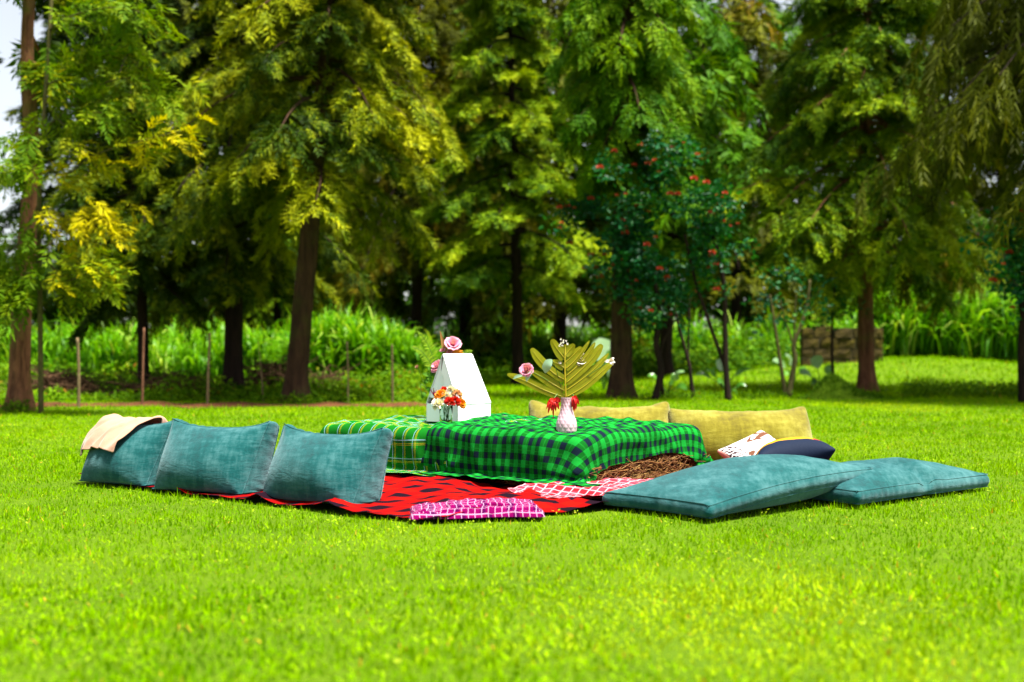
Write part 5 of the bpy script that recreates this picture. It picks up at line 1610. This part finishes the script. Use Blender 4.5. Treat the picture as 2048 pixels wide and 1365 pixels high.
blob_tree('young_tree', 'single thin dark stem standing left of the broad conifer trunk', 22.3, [([(1668, 790), (1664, 700), (1666, 620), (1670, 560)], 0.030, 0.018)],
          [(1650, 650, 24), (1665, 610, 34), (1680, 570, 36)], DARKT, BARK_D, BROAD, 0.14, 120, 0.35, 305)
blob_tree('flowering_tree', 'dark leaved tree cut by the right edge of the picture', 18.5,
          [([(2048, 806), (2044, 700), (2050, 600), (2060, 500)], 0.070, 0.05)],
          [(2010, 460, 55), (2060, 440, 70), (2030, 530, 60), (2090, 540, 70), (1985, 500, 34), (2060, 600, 50), (2120, 470, 80)], DARKT, BARK_D, BROAD, 0.16, 190, 0.55, 306, flowers=2, group=GR)

# --- second row and the wood beyond
GBK = 'trees of the wood behind the front row'
def rear(px, D, kind, R, z0, z1, seed, label, nb=46, tint=0.5):
    fol, spray, size, prof, dr = {'c': (CYP, SPRAY_FAR, 0.62, 'cone', 0.5), 'g': (CYPG, SPRAY_FAR, 0.62, 'cone', 0.45), 'o': (OLIVE, SPRAY_FAR, 0.66, 'x', 0.7),
                                  'b': (BRIGHT, SPRAY_FAR, 0.60, 'round', 0.6), 's': (SILKY, SPRAY_FAR, 0.60, 'round', 0.5)}[kind]
    return tree('rear_tree', label, gbase(px, D), None, 0.17, fol, BARK_D, z0, z1, R, seed, nb=nb, ns=6, nsp=2, spray=spray, size=size, droop=dr, tint=(tint-0.13, 0.24), prof=prof, group=GBK, limbs=True)
rear(-190, 27, 'c', 2.3, 2.0, 10, 401, 'dark cypress at the far left edge behind the reddish trunk', tint=0.35)
rear(165, 33, 'c', 2.4, 2.2, 11, 402, 'dark cypress seen behind the yellow leaves of the sapling', tint=0.3)
rear(370, 35, 'o', 2.6, 2.6, 11.5, 403, 'brownish tree behind the two dark cypress trunks', tint=0.45)
rear(560, 34, 'g', 2.4, 2.4, 11.5, 404, 'green conifer directly behind the leaning brown trunk')
rear(715, 35, 'c', 2.4, 2.6, 12, 405, 'yellow green conifer above the tall grass left of the box', tint=0.6)
rear(930, 35, 'g', 2.6, 2.2, 12.5, 406, 'green conifer deep in the wood above the box')
rear(1120, 33, 'o', 2.3, 2.6, 11.5, 407, 'olive tree deep in the wood above the monstera leaf', tint=0.5)
rear(1330, 30, 'b', 2.3, 3.0, 10.5, 408, 'bright leafy tree above the red blossom', tint=0.55)
rear(1470, 39, 'o', 2.4, 3.0, 12, 409, 'yellow olive tree between the red flowering tree and broad conifer', tint=0.5)
rear(1600, 42, 'b', 2.6, 2.4, 12.5, 410, 'bright tree behind the V forked young tree', tint=0.5)
rear(1870, 41, 'c', 3.2, 3.2, 14.5, 411, 'olive green conifer behind the right side of the broad conifer', tint=0.6)
rear(2000, 40, 'o', 3.0, 3.4, 14, 412, 'shaggy brown green tree at the right above the grass bank', tint=0.4)
rear(2180, 36, 'c', 2.4, 2.2, 10, 413, 'conifer just outside the right edge behind the dark leaved tree', tint=0.4)
rear(640, 44, 'b', 3.2, 2.0, 15.5, 415, 'distant bright tree showing right of the leaning trunk', tint=0.4)
rear(1010, 45, 'c', 3.2, 2.0, 16, 416, 'distant cypress over the middle of the clearing', tint=0.5)
rear(1250, 44, 's', 3.2, 2.2, 15.5, 417, 'distant yellowish tree behind the thick trunked tree', tint=0.5)
rear(1500, 46, 'g', 3.4, 2.0, 16, 418, 'distant green tree behind the slim stems on the right')
rear(1760, 45, 'b', 3.4, 2.4, 15, 419, 'distant leafy tree behind the stone block wall', tint=0.45)
rear(2080, 44, 'b', 3.2, 2.4, 14, 421, 'distant bright tree at the right beyond the tall grass', tint=0.45)

# far wood: one mass nobody could count
rng = np.random.RandomState(500)
n = 3600
x = rng.uniform(-34, 34, n); y = 56 + rng.uniform(-3, 5, n)
hh = 6.0 + 2.5*wob(x, x*0, 501, 0.5); z = hh*rng.uniform(0.0, 1.0, n)
k = wob(x, z*1.2, 502, 0.9) > -0.75
P = np.stack([x, y, z], -1)[k]; n = len(P)
V, T, A = place(SPRAY_FAR, P, rng.normal(0, 1, (n, 3))*[1, 1, 0.5]+[0, -0.6, -0.3], rng.normal(0, 0.4, (n, 3))+[0, 0, 1], rng.uniform(1.0, 2.0, n), np.clip(0.28+0.25*wob(P[:, 0], P[:, 2], 503, 1.0)+rng.normal(0, 0.15, n), 0, 1), rng)
tag(mk('far_wood', V, T, CYPG, attr=A, smooth=False), kind='stuff')

# --- tall grass behind the lawn
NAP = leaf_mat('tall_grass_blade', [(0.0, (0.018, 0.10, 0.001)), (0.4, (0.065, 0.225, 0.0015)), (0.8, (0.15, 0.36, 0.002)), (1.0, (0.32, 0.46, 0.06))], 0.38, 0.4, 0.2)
def tall_grass(name, spots, seed, per=19):
    """spots: x, y, height"""
    rng = np.random.RandomState(seed)
    V, Q, A = [], [], []
    n = 5; c = 0
    for (x, y, h) in spots:
        z = float(ground_h(np.array([x]), np.array([y]))[0])
        bt = rng.normal(0.45, 0.18)
        for k in range(per):
            az = rng.uniform(0, 6.28); L = h*rng.uniform(0.65, 1.25); bow = rng.uniform(0.25, 0.95)
            st = rng.uniform(0, 0.55)*h
            d = np.array([math.cos(az), math.sin(az), 0])
            t = np.linspace(0, 1, n)
            l2 = L - st*0.5
            P = np.array([x, y, z+st*0.9]) + rng.normal(0, 0.10, 3)*[1, 1, 0] + d*(l2*0.62*bow*t**1.6)[:, None] + np.array([0, 0, 1.0])*(l2*(t*0.78 - bow*0.62*t**2.6))[:, None]
            s = np.array([-d[1], d[0], 0.25*rng.normal()]); w = 0.022*rng.uniform(0.6, 1.4)*np.array([0.5, 1, 0.95, 0.65, 0.03])
            V.append(np.stack([P-s*w[:, None], P+s*w[:, None]], 1).reshape(-1, 3))
            i = np.arange(n-1)*2 + c
            Q.append(np.stack([i, i+1, i+3, i+2], -1)); c += 2*n
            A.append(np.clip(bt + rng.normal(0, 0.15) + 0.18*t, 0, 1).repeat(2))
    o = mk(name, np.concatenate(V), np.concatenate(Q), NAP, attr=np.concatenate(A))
    return tag(o, kind='stuff')
rng = np.random.RandomState(600)
spots = []
for _ in range(430):                                     # left of centre, brightest and nearest between the leaning trunk and the box
    D = rng.uniform(24, 28); px = rng.uniform(590, 860); top = np.interp(px, [590, 640, 700, 790, 860], [640, 612, 622, 640, 690])
    h = (700-top+30)*D/FPX+0.62
    spots.append(((px-CX)/FPX*D, D, h*rng.uniform(0.8, 1.1)))
for _ in range(420):
    D = rng.uniform(25.5, 33); px = rng.uniform(-60, 600); spots.append(((px-CX)/FPX*D, D, rng.uniform(1.2, 1.75)))
for _ in range(330):
    D = rng.uniform(34, 41); px = rng.uniform(850, 1720); spots.append(((px-CX)/FPX*D, D, rng.uniform(1.4, 2.1)))
for _ in range(480):
    D = rng.uniform(31.5, 35); px = rng.uniform(1740, 2150); spots.append(((px-CX)/FPX*D, D, rng.uniform(1.9, 2.6)))
tall_grass('tall_grass', spots, 601)

# --- low weeds along the edge
def weeds(name, n, dom, size, fol, seed, tint=0.5, tm=BROAD_FAR):
    rng = np.random.RandomState(seed)
    P = np.array([dom(rng) for _ in range(n)])
    P[:, 2] += ground_h(P[:, 0], P[:, 1])
    V, T, A = place(tm, P, rng.normal(0, 1, (n, 3))*[1, 1, 0.3]+[0, 0, 0.4], rng.normal(0, 0.4, (n, 3))+[0, -0.2, 1], size*rng.uniform(0.6, 1.4, n), np.clip(tint+rng.normal(0, 0.2, n), 0, 1), rng)
    return tag(mk(name, V, T, fol, attr=A, smooth=False), kind='stuff')
def dom_left(r):
    D = r.uniform(19.0, 25.5); px = r.uniform(-80, 860)
    m_ = np.interp(D, [19.0, 20.0, 22, 25.5], [0.10, 0.30, 0.55, 0.85])*(0.55+0.5*wob(np.array([px/60.]), np.array([D]), 611, 1.0)[0])
    return [(px-CX)/FPX*D, D, max(0.02, m_)*r.uniform(0, 1)]
weeds('undergrowth', 5200, dom_left, 0.13, WEED, 612, 0.5)
def dom_mid(r):
    D = r.uniform(30, 37); px = r.uniform(840, 1760)
    return [(px-CX)/FPX*D, D, r.uniform(0, 1)*np.interp(D, [30, 37], [0.25, 1.5])]
weeds('shrubbery', 3600, dom_mid, 0.22, BRIGHT, 613, 0.45)
def dom_right(r):
    px = r.uniform(1810, 2120); D = r.uniform(20.3, 22.8)
    return [(px-CX)/FPX*D, D, r.uniform(0, 0.22)]
weeds('ground_cover', 1300, dom_right, 0.09, WEED, 614, 0.45)
def dom_foot(r):
    px = r.choice([1240, 1312, 1386, 1456, 1576, 1500, 1350, 1733]) + r.normal(0, 34); D = r.uniform(20.2, 21.3)
    return [(px-CX)/FPX*D, D, r.uniform(0, 0.10)]
def dom_foot2(r):
    px, D = [(40, 16.0), (591, 18.7), (600, 18.8), (466, 21.4), (288, 21.0), (860, 20.0), (700, 19.5)][r.randint(7)]
    return [(px+r.normal(0, 36)-CX)/FPX*D, D-abs(r.normal(0, 0.25)), r.uniform(0, 0.13)]
weeds('weed_tufts', 700, dom_foot2, 0.07, WEED, 618, 0.4)
weeds('weed_tufts', 500, dom_foot, 0.07, WEED, 615, 0.3)

# --- heaps of dead branches
TWIG = plain('dead_twig', (0.075, 0.040, 0.020), 0.9, 0.1, 0.4, 20)
def heap(px, D, w, h, seed, label, n=420):
    rng = np.random.RandomState(seed); b = gbase(px, D)
    mb = MB()
    for k in range(n):
        x = rng.normal(0, w*0.45); e = max(0.05, 1-(x/w)**2)
        p = b + np.array([x, rng.normal(0, 0.35), rng.uniform(0, h)*e])
        a = rng.uniform(0, 6.28); d = np.array([math.cos(a), math.sin(a)*0.6, rng.normal(0, 0.25)]); L = rng.uniform(0.2, 0.7)
        q = p + d*L
        P = np.array([p, (p+q)/2+rng.normal(0, 0.06, 3), q]); P[:, 2] = P[:, 2].clip(0.01, None)
        mb.tube(P, [0.012, 0.009, 0.004], 4, cap=False)
    return tag(mb.build('brushwood_heap', TWIG, loc=b), label, 'brushwood')
heap(115, 20.8, 0.75, 0.42, 701, 'heap of dead brown brushwood beside the reddish trunk at left')
heap(350, 21.0, 0.95, 0.34, 702, 'heap of dead brushwood between the two dark cypress trunks')
heap(545, 22.4, 0.6, 0.6, 703, 'heap of dry brown brush just left of the leaning trunk', 300)
heap(640, 22.4, 0.6, 0.35, 704, 'low heap of dry brush right of the leaning trunk', 200)

# --- fence stakes
GF = 'thin wooden stakes of an unfinished fence'
POLE = bark_mat('weathered_pole', (0.10, 0.07, 0.03), (0.27, 0.20, 0.10), None, 2.0)
POLER = bark_mat('reddish_pole', (0.09, 0.035, 0.02), (0.27, 0.13, 0.07), None, 2.0)
for (xb, yb, xt, yt, r, mt, lb) in ((157, 818, 155, 676, 0.027, POLE, 'greenish stake nearest the reddish trunk on the left'), (284, 814, 288, 656, 0.020, POLER, 'pale reddish stake in front of the dark thin trunk'),
                                    (415, 812, 420, 665, 0.022, POLE, 'stake just left of the thick dark cypress trunk'), (527, 806, 516, 682, 0.011, POLE, 'very thin leaning stake left of the leaning brown trunk'),
                                    (696, 807, 694, 684, 0.014, POLE, 'thin stake before the tall grass right of the leaning trunk'), (785, 805, 784, 690, 0.022, POLE, 'stake before the tall grass nearest the white box')):
    b = gp(xb, yb); rng = np.random.RandomState(int(xb))
    tip = PD(xt, yt, b[1])
    P = smooth_path(np.array([b-[0, 0, 0.05], (b+tip)/2+rng.normal(0, 0.012, 3), tip]), 12)
    V, Q, T = tube(P, r*0.8*np.linspace(1.08, 0.9, 12), 10, True, 0.06, rng)
    tag(mk('fence_stake', V, [Q, T], mt, loc=b), lb, 'stake', GF)

# --- earth mound at the foot of the broad conifer
mc = gp(1700, 800); 
def mound_h(x, y):
    dx = (x-mc[0]); dy = (y-mc[1]-0.3)
    e1 = 0.235*np.exp(-((dx+0.22)/0.24)**2 - (dy/0.33)**2); e2 = 0.14*np.exp(-((dx)/0.52)**2 - (dy/0.45)**2)
    return ground_h(x, y) + e1*1.15 + e2*1.2 + 0.012*wob(x, y, 81, 9.0)*np.clip((e1+e2)*8, 0, 1) - 0.03
V, F = grid_mesh(mc[0]-1.1, mc[0]+1.1, 70, mc[1]-0.8, mc[1]+1.4, 60, mound_h)
tag(mk('earth_mound', V, F, TURF, loc=mc), kind='structure')
def dom_mound(r):
    x = mc[0] + r.normal(0, 0.42); y = mc[1] + 0.3 + r.normal(0, 0.34)
    return [x, y, float(mound_h(np.array([x]), np.array([y]))[0] - ground_h(np.array([x]), np.array([y]))[0]) + r.uniform(0.0, 0.03)]
weeds('mound_cover', 1700, dom_mound, 0.045, WEED, 616, 0.22)

# --- mossy wall of stone blocks
m, nt, out = new_mat('mossy_stone')
co = coord(nt)
f = noise(nt, 5.0, 6.0, 0.65, co); g = noise(nt, 24.0, 5.0, 0.7, co)
rnd = N(nt, 'ShaderNodeObjectInfo').outputs['Random']
c = ramp(nt, f, [(0.30, (0.014, 0.010, 0.004)), (0.52, (0.060, 0.044, 0.008)), (0.72, (0.15, 0.115, 0.012))])
c = mix(nt, math_(nt, 'MULTIPLY', rnd, 0.55), c, (0.055, 0.040, 0.018))
bsdf(nt, out, c, 0.9, 0.1, bump(nt, g, 0.8, 0.03))
STONE = m
WDm = 29.5
wl = gbase(1604, WDm); wr = gbase(1768, WDm)
wall = empty('stone_wall', (wl+wr)/2, 'low mossy wall of stone blocks behind the broad conifer trunk', 'wall')
rng = np.random.RandomState(801)
zb = min(wl[2], wr[2]) - 0.05; hgt = 0.93+0.05; rows = 4
wlen = wr[0]-wl[0]
bmesh_cache = {}
for r_ in range(rows):
    z0 = zb + hgt*r_/rows; x = 0.0; off = 0.25 if r_ % 2 else 0.0
    cuts = [0.0]
    while cuts[-1] < wlen: cuts.append(min(wlen, cuts[-1] + (0.46 if not (len(cuts) == 1 and off) else off+0.05)*rng.uniform(0.9, 1.1)))
    for q in range(len(cuts)-1):
        if cuts[q+1]-cuts[q] < 0.06: continue
        if r_ == rows-1 and q in (1,): hadd = 0.05
        else: hadd = 0.0
        U, Qb, _ = boxgrid(3, 2, 2)
        sz = np.array([cuts[q+1]-cuts[q]-0.018, 0.30, hgt/rows-0.016+hadd])
        P = U*sz + np.array([wl[0]+cuts[q]+0.009, WDm+rng.uniform(-0.02, 0.02), z0])
        cc = P.mean(0); e = np.abs((P-cc)/(sz/2)).clip(0, 1); rnd_ = (e**6).sum(1) >= 1.9
        P = P - unit(P-cc)*0.018*rnd_[:, None] + rng.normal(0, 0.006, P.shape)
        child('stone_block', P, Qb, STONE, wall, smooth=False)
# mortar core so that no light passes through the joints
mb = MB(); mb.box((wl[0]+0.02, WDm+0.04, zb), (wr[0]-0.02, WDm+0.26, zb+hgt-0.03)); mb.build('mortar', plain('mortar', (0.06, 0.05, 0.03), 0.95, 0.1), wall, smooth=False)

# --- large leaved plants
BIG = leaf_mat('big_leaf', [(0.0, (0.03, 0.12, 0.01)), (0.5, (0.13, 0.36, 0.02)), (1.0, (0.45, 0.60, 0.42))], 0.30, 0.30, 0.5)
GL = 'large leaved plants on the far lawn'
def big_plant(px, py, D, leaves, seed, label):
    """leaves: (tip px, tip py, half width px, tint)"""
    rng = np.random.RandomState(seed); b = gbase(px, D)
    o = empty('large_leaved_plant', b, label, 'plant', GL)
    for (x, y, w, t) in leaves:
        dd = rng.uniform(-0.35, 0.25)
        tip = PD(x, y, D+dd); 
        k = b*0.55 + tip*0.45 + np.array([0, 0, 0.10])
        st = smooth_path(np.array([b, b*0.75+k*0.25+[0, 0, 0.06], k]), 6)
        V, Q, T = tube(st, [0.014, 0.013, 0.012, 0.011, 0.010, 0.009], 5); child('stalk', V, [Q, T], STEM, o)
        P = smooth_path(np.array([k, k*0.5+tip*0.5+np.array([0, 0, 0.05]), tip]), 9)
        wm = w/FPX*D
        V, Q = leaf_strip(P, np.array([0.25, 0.85, 1.0, 0.75, 0.06])*wm, unit(np.array([rng.normal(0, 0.4), -0.8, 0.8])), 0.22, 9)
        lf = child('leaf', V, Q, BIG, o, attr=np.clip(t+rng.normal(0, 0.04, 27), 0, 1))
    return o
big_plant(1640, 770, 25.5, [(1630, 712, 13, .75), (1668, 738, 11, .6), (1600, 748, 10, .6), (1655, 765, 8, .3), (1625, 770, 7, .25)], 901, 'bright paddle leaved plant in front of the stone block wall')
big_plant(1590, 770, 27.0, [(1572, 712, 10, .8), (1545, 722, 9, .7), (1612, 745, 9, .5), (1560, 755, 8, .5)], 902, 'paddle leaved plant behind the V forked young tree')
big_plant(1447, 768, 24.5, [(1438, 718, 14, .95), (1390, 750, 6, .1), (1500, 738, 6, .4), (1412, 742, 6, .5)], 903, 'plant with one bluish white upright leaf by the forked thin stems')
big_plant(1456, 798, 20.2, [(1436, 766, 8, .1), (1492, 774, 5, .1), (1475, 790, 4, .2)], 904, 'small dark leaved plant at the foot of the forked thin stems')
big_plant(1335, 790, 21.2, [(1368, 745, 8, .7), (1352, 752, 6, .6), (1295, 752, 6, .2), (1374, 780, 7, .15), (1345, 770, 5, .2)], 905, 'striped low leafy plant between the curved tree and the thin leaning one')
big_plant(1208, 786, 24.0, [(1200, 676, 26, .85), (1228, 700, 14, .6), (1180, 715, 12, .35), (1230, 745, 10, .9), (1190, 745, 12, .8)], 906, 'tall elephant ear plant left of the thick trunk behind the vase')
# bare patches of red earth by two of them
for q, (px, py, w) in enumerate(((1440, 757, 0.62), (900, 790, 0.55))):
    c_ = gp(px, py) if py > 760 else gbase(px, 33.0)
    V, F = grid_mesh(c_[0]-w, c_[0]+w, 24, c_[1]-w*1.2, c_[1]+w*1.2, 24, lambda x, y: ground_h(x, y) + 0.06*np.exp(-(((x-c_[0])/w*1.5)**2 + ((y-c_[1])/w*1.5)**2)*1.2) - 0.008)
    tag(mk('bare_earth', V, F, plain('orange_earth', (0.26, 0.12, 0.04), 0.95, 0.1, 0.3, 8) if q == 0 else bpy.data.materials['orange_earth']), kind='structure')

# broad little leaves and fallen bits scattered through the lawn
def dom_lawn(r):
    while True:
        y = math.sqrt(r.uniform(2.4**2, 12**2)); x = r.uniform(-0.5, 0.5)*(y+1.0)
        if not in_poly(np.array([x]), np.array([y]), BLK)[0]: return [x, y, r.uniform(0.005, 0.035)]
LAWNLEAF = leaf_mat('lawn_leaf', [(0.0, (0.10, 0.22, 0.002)), (0.5, (0.22, 0.34, 0.004)), (0.85, (0.32, 0.42, 0.02)), (0.95, (0.36, 0.44, 0.03)), (1.0, (0.50, 0.30, 0.02))], 0.3, 0.5, 0.05)
weeds('lawn_clover', 2000, dom_lawn, 0.020, LAWNLEAF, 617, 0.5)
